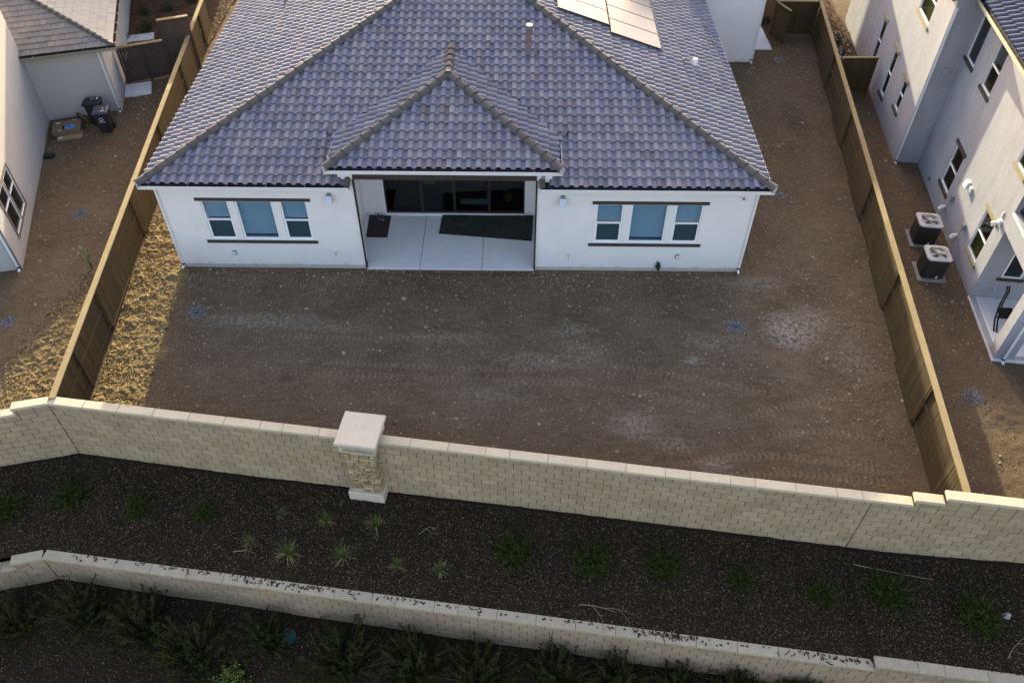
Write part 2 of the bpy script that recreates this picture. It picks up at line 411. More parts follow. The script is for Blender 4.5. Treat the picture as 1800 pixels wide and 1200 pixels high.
# ------------------------------------------------------------------ geometry helpers
class MB:
    def __init__(s):
        s.v, s.f = [], []

    def add(s, vs, fs):
        k = len(s.v)
        s.v += [tuple(map(float, p)) for p in vs]
        s.f += [tuple(i+k for i in f) for f in fs]
        return s

    def hexa(s, p):
        """8 points: 4 bottom (ccw from above) then 4 top"""
        return s.add(p, [(3, 2, 1, 0), (4, 5, 6, 7), (0, 1, 5, 4), (1, 2, 6, 5), (2, 3, 7, 6), (3, 0, 4, 7)])

    def box(s, c, d, ax=None):
        c = np.array(c, float)
        ax = np.eye(3) if ax is None else np.array(ax, float)
        h = np.array(d, float)/2
        pts = []
        for z in (-1, 1):
            for x, y in ((-1, -1), (1, -1), (1, 1), (-1, 1)):
                pts.append(c + ax[0]*x*h[0] + ax[1]*y*h[1] + ax[2]*z*h[2])
        return s.hexa(pts)

    def bx(s, x0, x1, y0, y1, z0, z1):
        return s.box(((x0+x1)/2, (y0+y1)/2, (z0+z1)/2), (x1-x0, y1-y0, z1-z0))

    def fb(s, F, s0, s1, n0, n1, z0, z1):
        """box in a wall frame"""
        P = [F(s0, n1, z0), F(s1, n1, z0), F(s1, n0, z0), F(s0, n0, z0)]
        P += [F(s0, n1, z1), F(s1, n1, z1), F(s1, n0, z1), F(s0, n0, z1)]
        return s.hexa(P)

    def tube(s, pts, r, n=8, cap=True):
        pts = [np.array(p, float) for p in pts]
        rr = r if isinstance(r, (list, tuple)) else [r]*len(pts)
        rings = []
        for i, p in enumerate(pts):
            d = (pts[min(i+1, len(pts)-1)]-pts[max(i-1, 0)])
            d /= np.linalg.norm(d)+1e-9
            a = np.cross(d, (0, 0, 1) if abs(d[2]) < .9 else (1, 0, 0))
            a /= np.linalg.norm(a)
            bb = np.cross(d, a)
            rings.append([p+rr[i]*(a*math.cos(k*2*math.pi/n)+bb*math.sin(k*2*math.pi/n)) for k in range(n)])
        vs = [q for R in rings for q in R]
        fs = []
        for i in range(len(rings)-1):
            for k in range(n):
                fs.append((i*n+k, i*n+(k+1) % n, (i+1)*n+(k+1) % n, (i+1)*n+k))
        if cap:
            fs.append(tuple(range(n))[::-1])
            fs.append(tuple((len(rings)-1)*n+k for k in range(n)))
        return s.add(vs, fs)

    def prism(s, poly, z0, z1):
        n = len(poly)
        vs = [(x, y, z0) for x, y in poly]+[(x, y, z1) for x, y in poly]
        fs = [tuple(range(n))[::-1], tuple(range(n, 2*n))]
        fs += [(i, (i+1) % n, n+(i+1) % n, n+i) for i in range(n)]
        return s.add(vs, fs)

    def slab(s, pts, th):
        """polygon in space thickened downwards along its normal"""
        p = [np.array(q, float) for q in pts]
        nr = np.cross(p[1]-p[0], p[2]-p[0])
        nr /= np.linalg.norm(nr)
        if nr[2] < 0:
            p = p[::-1]
            nr = -nr
        n = len(p)
        vs = [q-nr*th for q in p]+p
        fs = [tuple(range(n))[::-1], tuple(range(n, 2*n))]
        fs += [(i, (i+1) % n, n+(i+1) % n, n+i) for i in range(n)]
        return s.add(vs, fs)

    def mesh(s, name, mat, off=(0, 0, 0), smooth=False):
        me = bpy.data.meshes.new(name)
        o = np.array(off, float)
        me.from_pydata([tuple(np.array(p)-o) for p in s.v], [], s.f)
        me.materials.append(MATS[mat])
        if smooth:
            me.shade_smooth()
        me.update()
        return me


BASE = {}


def build(mb, name, mat, parent=None, smooth=False, **props):
    """link the collected shapes as one object; children share their thing's origin"""
    off = BASE.get(parent.name, (0, 0, 0)) if parent else props.pop("base", (0, 0, 0))
    props.pop("base", None)
    me = mb.mesh(name, mat, off, smooth)
    ob = bpy.data.objects.new(name, me)
    COL.objects.link(ob)
    if parent:
        ob.parent = parent
    else:
        ob.location = off
    BASE[ob.name] = off
    for k, v in props.items():
        ob[k] = v
    return ob


def thing(name, label, cat, loc=(0, 0, 0), group=None):
    e = bpy.data.objects.new(name, None)
    COL.objects.link(e)
    e.location = loc
    e.empty_display_size = .3
    e["label"] = label
    e["category"] = cat
    if group:
        e["group"] = group
    BASE[e.name] = tuple(loc)
    return e


def inst(name, me, parent, world_m, **props):
    """a piece with its own matrix that shares mesh data"""
    ob = bpy.data.objects.new(name, me)
    COL.objects.link(ob)
    ob.parent = parent
    off = Vector(BASE[parent.name])
    ob.matrix_basis = Matrix.Translation(-off) @ world_m
    for k, v in props.items():
        ob[k] = v
    return ob


def fastmesh(name, V, F, mat):
    V = np.asarray(V, np.float32).reshape(-1, 3)
    F = np.asarray(F, np.int32)
    me = bpy.data.meshes.new(name)
    me.vertices.add(len(V))
    me.vertices.foreach_set("co", V.ravel())
    k = F.shape[1]
    me.loops.add(F.size)
    me.loops.foreach_set("vertex_index", F.ravel())
    me.polygons.add(len(F))
    me.polygons.foreach_set("loop_start", np.arange(0, F.size, k, dtype=np.int32))
    me.update(calc_edges=True)
    me.materials.append(MATS[mat])
    return me


def addobj(name, me, loc=(0, 0, 0), parent=None, **props):
    ob = bpy.data.objects.new(name, me)
    COL.objects.link(ob)
    ob.location = loc
    if parent:
        ob.parent = parent
    BASE[ob.name] = tuple(loc)
    for k, v in props.items():
        ob[k] = v
    return ob


def frame_m(o, ex, ey, ez):
    m = Matrix.Identity(4)
    for i in range(3):
        m[i][0], m[i][1], m[i][2], m[i][3] = ex[i], ey[i], ez[i], o[i]
    return m


class Frame:
    """wall frame: s along the wall, n outwards, z up"""
    def __init__(s, o, d):
        s.o = np.array((o[0], o[1], 0.0))
        l = math.hypot(*d)
        s.d = np.array((d[0]/l, d[1]/l, 0.0))
        s.n = np.array((s.d[1], -s.d[0], 0.0))

    def __call__(s, a, n, z):
        return s.o + s.d*a + s.n*n + np.array((0, 0, z))


def wall_grid(mb, F, s0, s1, z0, z1, ops, th):
    xs = sorted({s0, s1, *[v for o in ops for v in o[:2]]})
    zs = sorted({z0, z1, *[v for o in ops for v in o[2:]]})
    xs = [x for x in xs if s0 <= x <= s1]
    zs = [z for z in zs if z0 <= z <= z1]

    def solid(i, j):
        if i < 0 or j < 0 or i >= len(xs)-1 or j >= len(zs)-1:
            return False
        cx, cz = (xs[i]+xs[i+1])/2, (zs[j]+zs[j+1])/2
        return not any(a < cx < b and c < cz < d for a, b, c, d in ops)
    for i in range(len(xs)-1):
        for j in range(len(zs)-1):
            if not solid(i, j):
                continue
            a, b, c, d = xs[i], xs[i+1], zs[j], zs[j+1]
            f = [F(a, 0, c), F(b, 0, c), F(b, 0, d), F(a, 0, d)]
            k = [F(a, -th, c), F(b, -th, c), F(b, -th, d), F(a, -th, d)]
            mb.add(f, [(0, 1, 2, 3)])
            mb.add(k, [(3, 2, 1, 0)])
            if not solid(i-1, j):
                mb.add([k[0], f[0], f[3], k[3]], [(0, 1, 2, 3)])
            if not solid(i+1, j):
                mb.add([f[1], k[1], k[2], f[2]], [(0, 1, 2, 3)])
            if not solid(i, j-1):
                mb.add([k[0], k[1], f[1], f[0]], [(0, 1, 2, 3)])
            if not solid(i, j+1):
                mb.add([f[3], f[2], k[2], k[3]], [(0, 1, 2, 3)])


def window(F, parent, s0, s1, z0, z1, bars_z=(), bars_s=(), glassm="glass_blue", blinds=(), fr="vinyl", dep=.07, fw=.05, low_screen=False):
    """framed window set back in its opening: frame > panes, blinds"""
    mb = MB()
    n0, n1 = -dep-.05, -dep+.03
    mb.fb(F, s0, s0+fw, n0, n1, z0, z1)
    mb.fb(F, s1-fw, s1, n0, n1, z0, z1)
    mb.fb(F, s0+fw, s1-fw, n0, n1, z0, z0+fw)
    mb.fb(F, s0+fw, s1-fw, n0, n1, z1-fw, z1)
    for z in bars_z:
        mb.fb(F, s0+fw, s1-fw, n0+.005, n1-.005, z-.028, z+.028)
    zz = [z0+fw]+[v for z in bars_z for v in (z-.028, z+.028)]+[z1-fw]
    ss = [s0+fw]+[v for q in bars_s for v in (q-.028, q+.028)]+[s1-fw]
    for q in bars_s:
        for k in range(0, len(zz), 2):
            mb.fb(F, q-.028, q+.028, n0+.005, n1-.005, zz[k], zz[k+1])
    if low_screen:
        a, b2, c2, d2 = s0+fw, s1-fw, zz[0], zz[1]
        for q in ((a, a+.025, c2, d2), (b2-.025, b2, c2, d2), (a+.025, b2-.025, c2, c2+.025)):
            mb.fb(F, q[0], q[1], n1-.012, n1-.002, q[2], q[3])
    w = build(mb, "window", fr, parent)
    for k in range(0, len(zz), 2):
        for i in range(0, len(ss), 2):
            build(MB().fb(F, ss[i], ss[i+1], -dep-.008, -dep+.004, zz[k], zz[k+1]), "pane", glassm, w)
    for (a, b_, c_, d_, mt, nn) in blinds:
        build(MB().fb(F, a, b_, nn-.01, nn, c_, d_), "blind", mt, w)  # also the dark sheets that stand for shaded rooms
    return w


def gutter(mb_out, mb_in, A, B, outn, h=.125, w=.125):
    """open trough from A to B; outn points away from the roof"""
    A, B, o = np.array(A, float), np.array(B, float), np.array(outn, float)
    up = np.array((0, 0, 1.0))

    def bar(mb, n0, n1, z0, z1):
        P = []
        for z in (z0, z1):
            P += [A+o*n1+up*z, B+o*n1+up*z, B+o*n0+up*z, A+o*n0+up*z]
        mb.hexa(P)
    bar(mb_out, w-.012, w, 0.0, h)
    bar(mb_out, 0, w-.012, 0.0, .012)
    bar(mb_in, w-.020, w-.013, .013, h-.008)
    bar(mb_in, .002, w-.021, .013, .022)
    bar(mb_in, -.012, 0, .013, h+.03)


TILE_W, TILE_X, TILE_L = .31, .36, .43


def tile_shape():
    pr = []
    for a, h in ((0, 0), (.006, .035), (.025, .064), (.055, .080), (.09, .085), (.125, .080), (.155, .064), (.174, .035), (.180, 0)):
        pr.append((a, h))
    for a, h in ((.20, -.008), (.245, -.012), (.29, -.006), (.312, .003)):
        pr.append((a, h))
    vs, fs = [], []
    n = len(pr)
    for b, dz in ((0, .066), (TILE_L, .010)):
        for a, h in pr:
            vs.append((a, b, h+dz))
    for a, h in pr:
        vs.append((a, .004, h+.066-.030))
    for a, h in pr:
        vs.append((a, TILE_L, h+.010-.012))
    for i in range(n-1):
        fs.append((i, i+1, n+i+1, n+i))
        fs.append((2*n+i, 2*n+i+1, i+1, i))
    fs.append((0, n, 3*n, 2*n))
    fs.append((n-1, 3*n-1, 4*n-1, 2*n-1))
    return vs, fs


TV, TF = tile_shape()


def flat_shape(W, X, L):
    vs = []
    for b, dz in ((0, .040), (L, .008)):
        for a in (.004, W-.004):
            vs += [(a, b, dz+.022), (a, b, dz)]
    return vs, [(0, 2, 6, 4), (1, 3, 2, 0), (1, 0, 4, 5), (2, 3, 7, 6)]


BARREL = (TV, TF, TILE_W, TILE_X, TILE_L)
FLAT = (*flat_shape(.27, .33, .40), .27, .33, .40)


def tile_roof(O, e, u, amin, amax, rows, clips, exclude=None, a0=0.0, sh=None, stagger=0.0):
    """returns (whole tiles as (i,j,O') list, bmesh-like (V,F) of the cut ones). clips: [(point2d, inward normal2d)]"""
    O, e, u = (np.array(q, float) for q in (O, e, u))
    n = np.cross(e, u)
    TV, TF, TILE_W, TILE_X, TILE_L = sh or BARREL
    whole, cutv, cutf = [], [], []
    bm = bmesh.new()
    for j in range(rows):
        for i in range(int((amin-a0)//TILE_W)-1, int((amax-a0)//TILE_W)+2):
            a, b = a0+i*TILE_W+stagger*TILE_W*(j % 2), j*TILE_X
            ctr = O + e*(a+.155)+u*(b+.2)
            if not in_view(ctr, 90):
                continue
            if exclude and exclude(ctr):
                continue
            cs = [(a, b), (a+TILE_W, b), (a+TILE_W, b+TILE_L), (a, b+TILE_L)]
            ins = [min((x-p[0])*nn[0]+(y-p[1])*nn[1] for p, nn in clips) if clips else 1 for x, y in cs]
            if max(ins) <= 0.02:
                continue
            o = O+e*a+u*b
            jit = random.uniform(-.004, .004)
            if min(ins) >= 0:
                whole.append(o+n*jit)
            else:
                vs = [bm.verts.new((a+v[0], b+v[1], v[2]+jit)) for v in TV]
                for f in TF:
                    bm.faces.new([vs[k] for k in f])
    for p, nn in clips or []:
        bmesh.ops.bisect_plane(bm, geom=bm.verts[:]+bm.edges[:]+bm.faces[:], plane_co=(p[0], p[1], 0), plane_no=(-nn[0], -nn[1], 0), clear_outer=True)
    bm.verts.index_update()
    V = [tuple(O+e*v.co.x+u*v.co.y+n*v.co.z) for v in bm.verts]
    F = [tuple(v.index for v in f.verts) for f in bm.faces]
    bm.free()
    return whole, V, F, (e, u, n)


TILE_ME = None


def place_tiles(roof, planes, mat, most, pname="roof_tile", extra=None, sh=None):
    """the largest-showing whole tiles as objects, the rest joined"""
    TV, TF, TILE_W, TILE_X, TILE_L = sh or BARREL
    me = MB().add(TV, TF).mesh(pname, mat)
    me2 = MB().add(TV, TF).mesh(pname, extra[0]) if extra else None
    allw = []
    for whole, V, F, ax in planes:
        for o in whole:
            c = o+ax[0]*.155+ax[1]*.2
            q = px([o, o+ax[0]*TILE_W, o+ax[1]*TILE_X])
            ar = abs((q[1, 0]-q[0, 0])*(q[2, 1]-q[0, 1])-(q[1, 1]-q[0, 1])*(q[2, 0]-q[0, 0]))
            if not in_view(c, -6):
                ar = 0
            allw.append((ar, o, ax))
    allw.sort(key=lambda r: -r[0])
    for ar, o, ax in allw[:most]:
        mm = me
        if extra and extra[1](o):
            mm = me2
        inst(pname, mm, roof, frame_m(o, ax[0], ax[1], ax[2]))
    mb = MB()
    tv = np.array(TV)
    for ar, o, ax in allw[most:]:
        mb.add(o+tv[:, :1]*ax[0]+tv[:, 1:2]*ax[1]+tv[:, 2:]*ax[2], TF)
    for whole, V, F, ax in planes:
        mb.add(V, F)
    if mb.v:
        build(mb, pname, mat, roof, kind="stuff")


def hip_mesh(name, mat, r=.148, L=.46):
    vs, fs = [], []
    n = 9
    for y, rr, dz in ((0, r*1.02, .034), (L, r*.90, .004)):
        for k in range(n):
            a = math.pi*(-.08+1.16*k/(n-1))
            vs.append((rr*math.cos(a), y, rr*.9*math.sin(a)+dz))
    for y, rr, dz in ((0, r-.012, .026), (L, r*.86-.02, 0)):
        for k in range(n):
            a = math.pi*(-.08+1.16*k/(n-1))
            vs.append((rr*math.cos(a), y, rr*.9*math.sin(a)+dz))
    for k in range(n-1):
        fs.append((k+1, k, n+k, n+k+1))
        fs.append((k, k+1, 2*n+k+1, 2*n+k))
    return MB().add(vs, fs).mesh(name, mat, smooth=False)


def hip_line(roof, me, P0, P1, step=.41, lift=.045):
    P0, P1 = np.array(P0, float), np.array(P1, float)
    L = np.linalg.norm(P1-P0)
    d = (P1-P0)/L
    s = np.cross(d, (0, 0, 1.0))
    s /= np.linalg.norm(s)
    up = np.cross(s, d)
    k = int(L/step)
    for i in range(k):
        o = P0+d*(i*step)+up*lift
        if in_view(o, 60):
            jit = Matrix.Rotation(random.uniform(-.02, .02), 4, 'Z')
            inst("hip_tile", me, roof, frame_m(o, s, d, up) @ jit)


# ------------------------------------------------------------------ terrain
def yU(x):
    x = np.asarray(x, float)
    return np.where(x > -.97, -7.69-.1306*(x+.97), -7.69+.242*(x+.97))


def zU(x):
    return np.interp(x, [-3, -1, 4, 12, 22, 25, 30], [-.58, -.59, -.67, -.56, -.56, -.30, -.2])


def yLb(x):
    x = np.asarray(x, float)
    return np.where(x > -.84, -10.71-.1298*(x+.84), -10.71+.233*(x+.84))


def zLb(x):
    return np.where(np.asarray(x) < 20.55, -.772, -.555)


def bedz(x, y):
    t = (yU(x)-y)/(yU(x)-yLb(x))
    return zU(x)*(1-t)+zLb(x)*t + .03*np.sin(np.asarray(x)*1.9+np.asarray(y)*1.3)*np.clip(1-t, 0, 1)*np.clip(t*4, 0, 1)


def yLf(x):
    x = np.asarray(x, float)
    return np.where(x > -.79, -10.97-.1278*(x+.79), -10.97+.233*(x+.79))


def zLf(x):
    return np.interp(x, [-3, -.7, 6.5, 10, 15.5, 25], [-1.92, -1.97, -2.17, -2.27, -2.32, -2.45])


def lowz(x, y):
    return zLf(x)-.22*(yLf(x)-y) + .03*np.sin(np.asarray(x)*1.7+np.asarray(y)*2.1)


# far ground behind, one sheet
mb = MB().add([(-400, -21.9, -.06), (-60, -21.9, -.06), (-.97, -7.57, -.06), (60, -15.5, -.06), (400, -15.5, -.06), (400, 600, -.06), (-400, 600, -.06)], [(0, 1, 2, 6), (2, 3, 5, 6), (3, 4, 5)])
g = build(mb, "ground", "dirt", kind="structure")

# worked soil of the three back gardens as a fine grid
GS = .08
gx = np.arange(-13, 33.01, GS)
gy = np.arange(-12.4, 21.01, GS)
X, Y = np.meshgrid(gx, gy)


def vnoise(X, Y, sc, seed):
    r = np.random.default_rng(seed)
    G = r.random((260, 260))
    x, y = X*sc+97.3, Y*sc+91.7
    xi, yi = np.floor(x).astype(int) % 259, np.floor(y).astype(int) % 259
    fx, fy = x-np.floor(x), y-np.floor(y)
    fx, fy = fx*fx*(3-2*fx), fy*fy*(3-2*fy)
    return (G[yi, xi]*(1-fx)+G[yi, xi+1]*fx)*(1-fy)+(G[yi+1, xi]*(1-fx)+G[yi+1, xi+1]*fx)*fy


Z = .05*(vnoise(X, Y, .5, 1)-.5)+.035*(vnoise(X, Y, 1.7, 2)-.5)+.022*(vnoise(X, Y, 4.5, 3)-.5)+.014*(vnoise(X, Y, 9.5, 4)-.5)
Z += .016*(vnoise(X, Y, 6.2, 6)-.5)*(.4+vnoise(X, Y, .7, 7))
fenL = -1.728-.112*Y
fenR = 24.336+.1257*Y
# rougher clods in the strips beside the left fence
strip = np.clip(1-np.abs(X-(fenL+1.2))/2.0, 0, 1)*np.clip((3.0-Y)/3, 0, 1)
Z += strip*.03*(vnoise(X, Y, 4.2, 5)-.45)
# keep the soil just below slabs and walls
flat = ((X > -.4) & (X < 20.1) & (Y > -.25) & (Y < 21))
Z[flat] = -.05


def blob(cx, cy, rx, ry, p=1.5):
    return np.clip(1-(((X-cx)/rx)**2+((Y-cy)/ry)**2)**(p/2), 0, 1)


pale = np.zeros_like(X)
for b_ in ((20.7, -2.95, 1.1, 1.1, 1), (21.6, -2.4, .9, .8, .6), (3.4, -2.7, 2.6, .5, .5), (5.6, -2.95, 1.6, .35, .35), (17.4, -4.3, .5, .25, .7), (12.4, -4.3, 1.8, .5, .35),
           (13.8, -4.0, 1.2, .9, .3), (9.5, -3.4, 2.0, .4, .3), (15.3, -6.9, .9, .7, .45), (16.4, -7.6, .8, .4, .4), (17.4, -8.3, .6, .3, .4), (18.2, -3.5, 1.5, .6, .3),
           (11, -5.8, 2, .5, .25), (20, -.6, 1.6, .5, .3), (13.6, -3.0, .9, .4, .4), (22.4, -4.2, .9, 1.2, .35)):
    pale = np.maximum(pale, blob(*b_[:4])*b_[4])
red = np.clip((Y-1)/5, 0, 1)*.8+np.clip((X-fenR+.2)/1.0, 0, 1)*.9
red = np.maximum(red, np.clip(1-(Y-(yU(X)+1.5))/1.5, 0, 1)*.75)
red = np.maximum(red, np.clip((fenL-X)/1.0, 0, 1)*.45)
red = np.maximum(red, blob(22.3, -5.2, 1.6, 1.6)*.8)
red = np.maximum(red, blob(21.5, -8.0, 2.6, 1.3)*.6)
red = np.maximum(red, strip*.8)
red = np.clip(red, 0, 1)*.75
damp = np.zeros_like(X)
for b_ in ((23.9, 9.9, .8, 1.9, .8), (23.3, 7.6, .7, .9, .4), (4.7, -5.2, .35, .25, .7), (21.8, -1.2, .8, .8, .4), (2.0, -4.4, 1.2, .6, .35), (17.9, -7.1, 1.2, .35, .4)):
    damp = np.maximum(damp, blob(*b_[:4])*b_[4])
track = np.zeros_like(X)
along = np.zeros_like(X)
for pts in (((5.8, -4.5), (7.0, -4.59), (11.67, -4.77), (13.64, -4.5)), ((5.5, -5.0), (9.0, -5.15), (13.6, -5.26), (15.66, -5.64), (17.65, -6.17)), ((14.6, -4.5), (15.58, -4.67), (17.31, -5.05), (19.48, -5.59)),
            ((16.5, -8.2), (17.19, -8.05), (19.48, -7.92), (21.94, -8.32)), ((17.0, -8.75), (19.5, -8.5), (22.2, -8.8)), ((18.43, -6.6), (20.61, -5.92), (22.08, -5.56)), ((3.92, -3.38), (6.88, -3.47), (9.82, -3.31)),
            ((19.3, -7.2), (20.8, -7.0), (22.2, -7.3))):
    off = 0
    for (ax_, ay_), (bx_, by_) in zip(pts[:-1], pts[1:]):
        d = np.array((bx_-ax_, by_-ay_))
        L = np.hypot(*d)
        d /= L
        s_ = (X-ax_)*d[0]+(Y-ay_)*d[1]
        w_ = -(X-ax_)*d[1]+(Y-ay_)*d[0]
        inside = (s_ >= 0) & (s_ <= L)
        mk = np.clip(1.35-np.abs(w_)/.16, 0, 1)*inside*(.55+.45*vnoise(X, Y, .9, 8))
        upd = mk > track
        track = np.where(upd, mk, track)
        along = np.where(upd, s_+off+np.abs(w_)*.5, along)
        off += L
Z -= .02*np.clip(track, 0, 1)
nx_, ny_ = len(gx), len(gy)
idx = np.arange(nx_*ny_).reshape(ny_, nx_)
q = np.stack([idx[:-1, :-1], idx[:-1, 1:], idx[1:, 1:], idx[1:, :-1]], -1).reshape(-1, 4)
cx_ = (X[:-1, :-1]+GS/2).ravel()
cy_ = (Y[:-1, :-1]+GS/2).ravel()
keep = cy_ > yU(cx_)+.10
q = q[keep]
used = np.zeros(nx_*ny_, bool)
used[q.ravel()] = True
remap = np.cumsum(used)-1
me = fastmesh("yard_soil", np.stack([X.ravel(), Y.ravel(), Z.ravel()], 1)[used], remap[q], "dirt")
me.shade_smooth()
for nm, arr in (("pale", pale), ("red", red), ("damp", damp), ("track", track), ("along", along)):
    at = me.attributes.new(nm, 'FLOAT', 'POINT')
    at.data.foreach_set("value", arr.ravel()[used].astype(np.float32))
addobj("yard_soil", me, kind="structure")

# mulch beds
def bed_sheet(name, x0, x1, ft, fb_, zf, rows, mat):
    xs = np.arange(x0, x1, .15)
    V = []
    for r in range(rows+1):
        t_ = r/rows
        ys = ft(xs)*(1-t_)+fb_(xs)*t_
        zs = zf(xs, ys)+.03*(vnoise(xs, ys, 4.0, 21)-.5)
        V.append(np.stack([xs, ys, zs], 1))
    n_ = len(xs)
    V = np.concatenate(V)
    I = np.arange(len(V)).reshape(rows+1, n_)
    Fq = np.stack([I[1:, :-1], I[1:, 1:], I[:-1, 1:], I[:-1, :-1]], -1).reshape(-1, 4)
    me = fastmesh(name, V, Fq, mat)
    me.shade_smooth()
    return addobj(name, me, kind="structure")


bed_sheet("upper_mulch_bed", -14, 40, lambda x: yU(x)+.06, lambda x: yLb(x)-.03, bedz, 26, "mulch")
bed_sheet("lower_mulch_bed", -20, 46, lambda x: yLf(x)+.1, lambda x: yLf(x)-14, lowz, 60, "mulch")
mb = MB().add([(-400, -90, -7.0), (400, -90, -7.0), (400, -20, -5.9), (-400, -20, -5.9)], [(0, 1, 2, 3)])
build(mb, "lower_ground", "dirt", kind="structure")
mb = MB().prism([(-6.15, 12.85), (-3.45, 14.25), (-3.5, 30), (-14, 30), (-9.6, 22)], -.08, .022)
build(mb, "garden_bed", "mulch_red", kind="structure")
mb = MB().prism([(26.1, 12.55), (27.9, 12.5), (28.6, 19), (29, 30), (23.6, 30), (24.26, 22), (24.26, 16.6), (24.7, 17.6), (24.5, 18.25), (26.6, 18.2), (26.7, 18.1)], -.08, .022)
build(mb, "garden_bed", "mulch_red", kind="structure")

# ------------------------------------------------------------------ retaining walls
BW, BH = .431, .217


def block_mesh(name, mat, seed):
    r = random.Random(seed)
    w, h, t, c = BW-.014, BH-.012, .12, .008
    vs = [(-w/2, -t, -h/2), (w/2, -t, -h/2), (w/2, -t, h/2), (-w/2, -t, h/2),
          (-w/2, -c, -h/2), (w/2, -c, -h/2), (w/2, -c, h/2), (-w/2, -c, h/2),
          (-w/2+c, 0, -h/2+c), (w/2-c, 0, -h/2+c), (w/2-c, 0, h/2-c), (-w/2+c, 0, h/2-c), (r.uniform(-.1, .1), r.uniform(.002, .008), r.uniform(-.04, .04))]
    fs = [(4, 5, 9, 8), (5, 6, 10, 9), (6, 7, 11, 10), (7, 4, 8, 11), (0, 1, 5, 4), (1, 2, 6, 5), (2, 3, 7, 6), (3, 0, 4, 7), (8, 9, 12), (9, 10, 12), (10, 11, 12), (11, 8, 12)]
    return vs, fs


def retaining_wall(wall, runs, bmat, cmat, zbase, seed):
    shp = [block_mesh("block", bmat, seed+k) for k in range(4)]
    mes = [MB().add(*s_).mesh("block", bmat) for s_ in shp]
    cells = []
    core = MB()
    for F, s0, s1, ztop, nrow, skip in runs:
        for r in range(nrow):
            z1 = ztop-r*BH
            sh = (BW/2 if r % 2 else 0) + .11
            k0 = int((s0-sh)//BW)-1
            for k in range(k0, int((s1-sh)//BW)+1):
                a, b = max(s0, sh+k*BW), min(s1, sh+(k+1)*BW)
                if b-a < .03:
                    continue
                if skip and skip[0] < a and b < skip[1]:
                    continue
                P = F((a+b)/2, -.03, z1-BH/2)
                if P[2] < zbase(P[0])-.2 or not in_view(P, 120):
                    continue
                q_ = px([F(a, -.03, z1), F(b, -.03, z1), F(a, -.03, z1-BH)])
                ar = abs((q_[1, 0]-q_[0, 0])*(q_[2, 1]-q_[0, 1])-(q_[1, 1]-q_[0, 1])*(q_[2, 0]-q_[0, 0]))
                if not in_view(P, -8) or P[2] < zbase(P[0])+.05:
                    ar = 0
                cells.append((ar, F, P, (b-a)/BW))
        core.fb(F, s0, s1, -.24, -.045, ztop-nrow*BH, ztop)
    cells.sort(key=lambda c_: -c_[0])
    rest = MB()
    for i, (ar, F, P, w) in enumerate(cells):
        mm = frame_m(P + F.n*random.uniform(-.003, .003), F.d*w, F.n, (0, 0, 1))
        k = random.randrange(4)
        if i < 300:
            inst("block", mes[k], wall, mm)
        else:
            rest.add([tuple(mm @ Vector(v)) for v in shp[k][0]], shp[k][1])
    build(core, "mortar_core", "mortar_core", wall)
    if rest.v:
        build(rest, "block", bmat, wall, kind="stuff")


def caps(wall, F, s0, s1, z, th, mat, L=1.11, first=None, n0=-.27, n1=0.0):
    c = .012
    s = s0
    first_len = first or L
    while s < s1-.05:
        e = min(s1, s+(first_len if s == s0 else L*random.choice((1, 1, 1, 1, .62))))
        if s1-e < .25:
            e = s1
        P = F((s+e)/2, (n0+n1)/2, z)
        if in_view(F(s, 0, z), 200) or in_view(F(e, 0, z), 200):
            l, w = e-s-.007, n1-n0
            h = [(-l/2, -w/2), (l/2, -w/2), (l/2, w/2), (-l/2, w/2)]
            hi = [(-l/2+c, -w/2+c), (l/2-c, -w/2+c), (l/2-c, w/2-c), (-l/2+c, w/2-c)]
            vs = [(x, y, 0) for x, y in h]+[(x, y, th-c) for x, y in h]+[(x, y, th) for x, y in hi]
            fs = [(3, 2, 1, 0), (8, 9, 10, 11)]+[(i, (i+1) % 4, 4+(i+1) % 4, 4+i) for i in range(4)]+[(4+i, 4+(i+1) % 4, 8+(i+1) % 4, 8+i) for i in range(4)]
            me = MB().add(vs, fs).mesh("cap_stone", mat)
            inst("cap_stone", me, wall, frame_m(P+np.array((0, 0, random.uniform(-.004, .004))), F.d, -F.n, (0, 0, 1)))
        s = e


uw = thing("retaining_wall", "tall tan block wall behind the dirt yard, with a smooth pale cap and a stone pier", "wall", (10, -9, -.6))
FU = Frame((-.97, -7.69), (1, -.1306))
FUL = Frame((-.97-10*.972, -7.69-10*.235), (.972, .235))
PS = 8.76
ZT = 1.63
retaining_wall(uw, [(FU, 0.004, 21.815, ZT, 12, (PS-.45, PS+.45)), (FU, 21.83, 36, ZT, 12, None), (FU, 22.8, 36, ZT+BH, 1, None), (FU, 23.47, 36, ZT+2*BH, 1, None),
                    (FUL, 0, 9.996, ZT-BH, 11, None), (FUL, 9.07, 9.996, ZT, 1, None)], "block_face", "cap_stone", zU, 1)
caps(uw, FU, .0, PS-.45, ZT, .09, "cap_stone", L=1.0)
caps(uw, FU, PS+.45, 22.78, ZT, .09, "cap_stone", first=.88, L=1.0)
caps(uw, FU, 22.74, 23.45, ZT+BH, .09, "cap_stone")
caps(uw, FU, 23.42, 36, ZT+2*BH, .09, "cap_stone", L=1.8)
caps(uw, FUL, 9.05, 10.0, ZT, .09, "cap_stone")
caps(uw, FUL, 0, 9.10, ZT-BH, .09, "cap_stone")

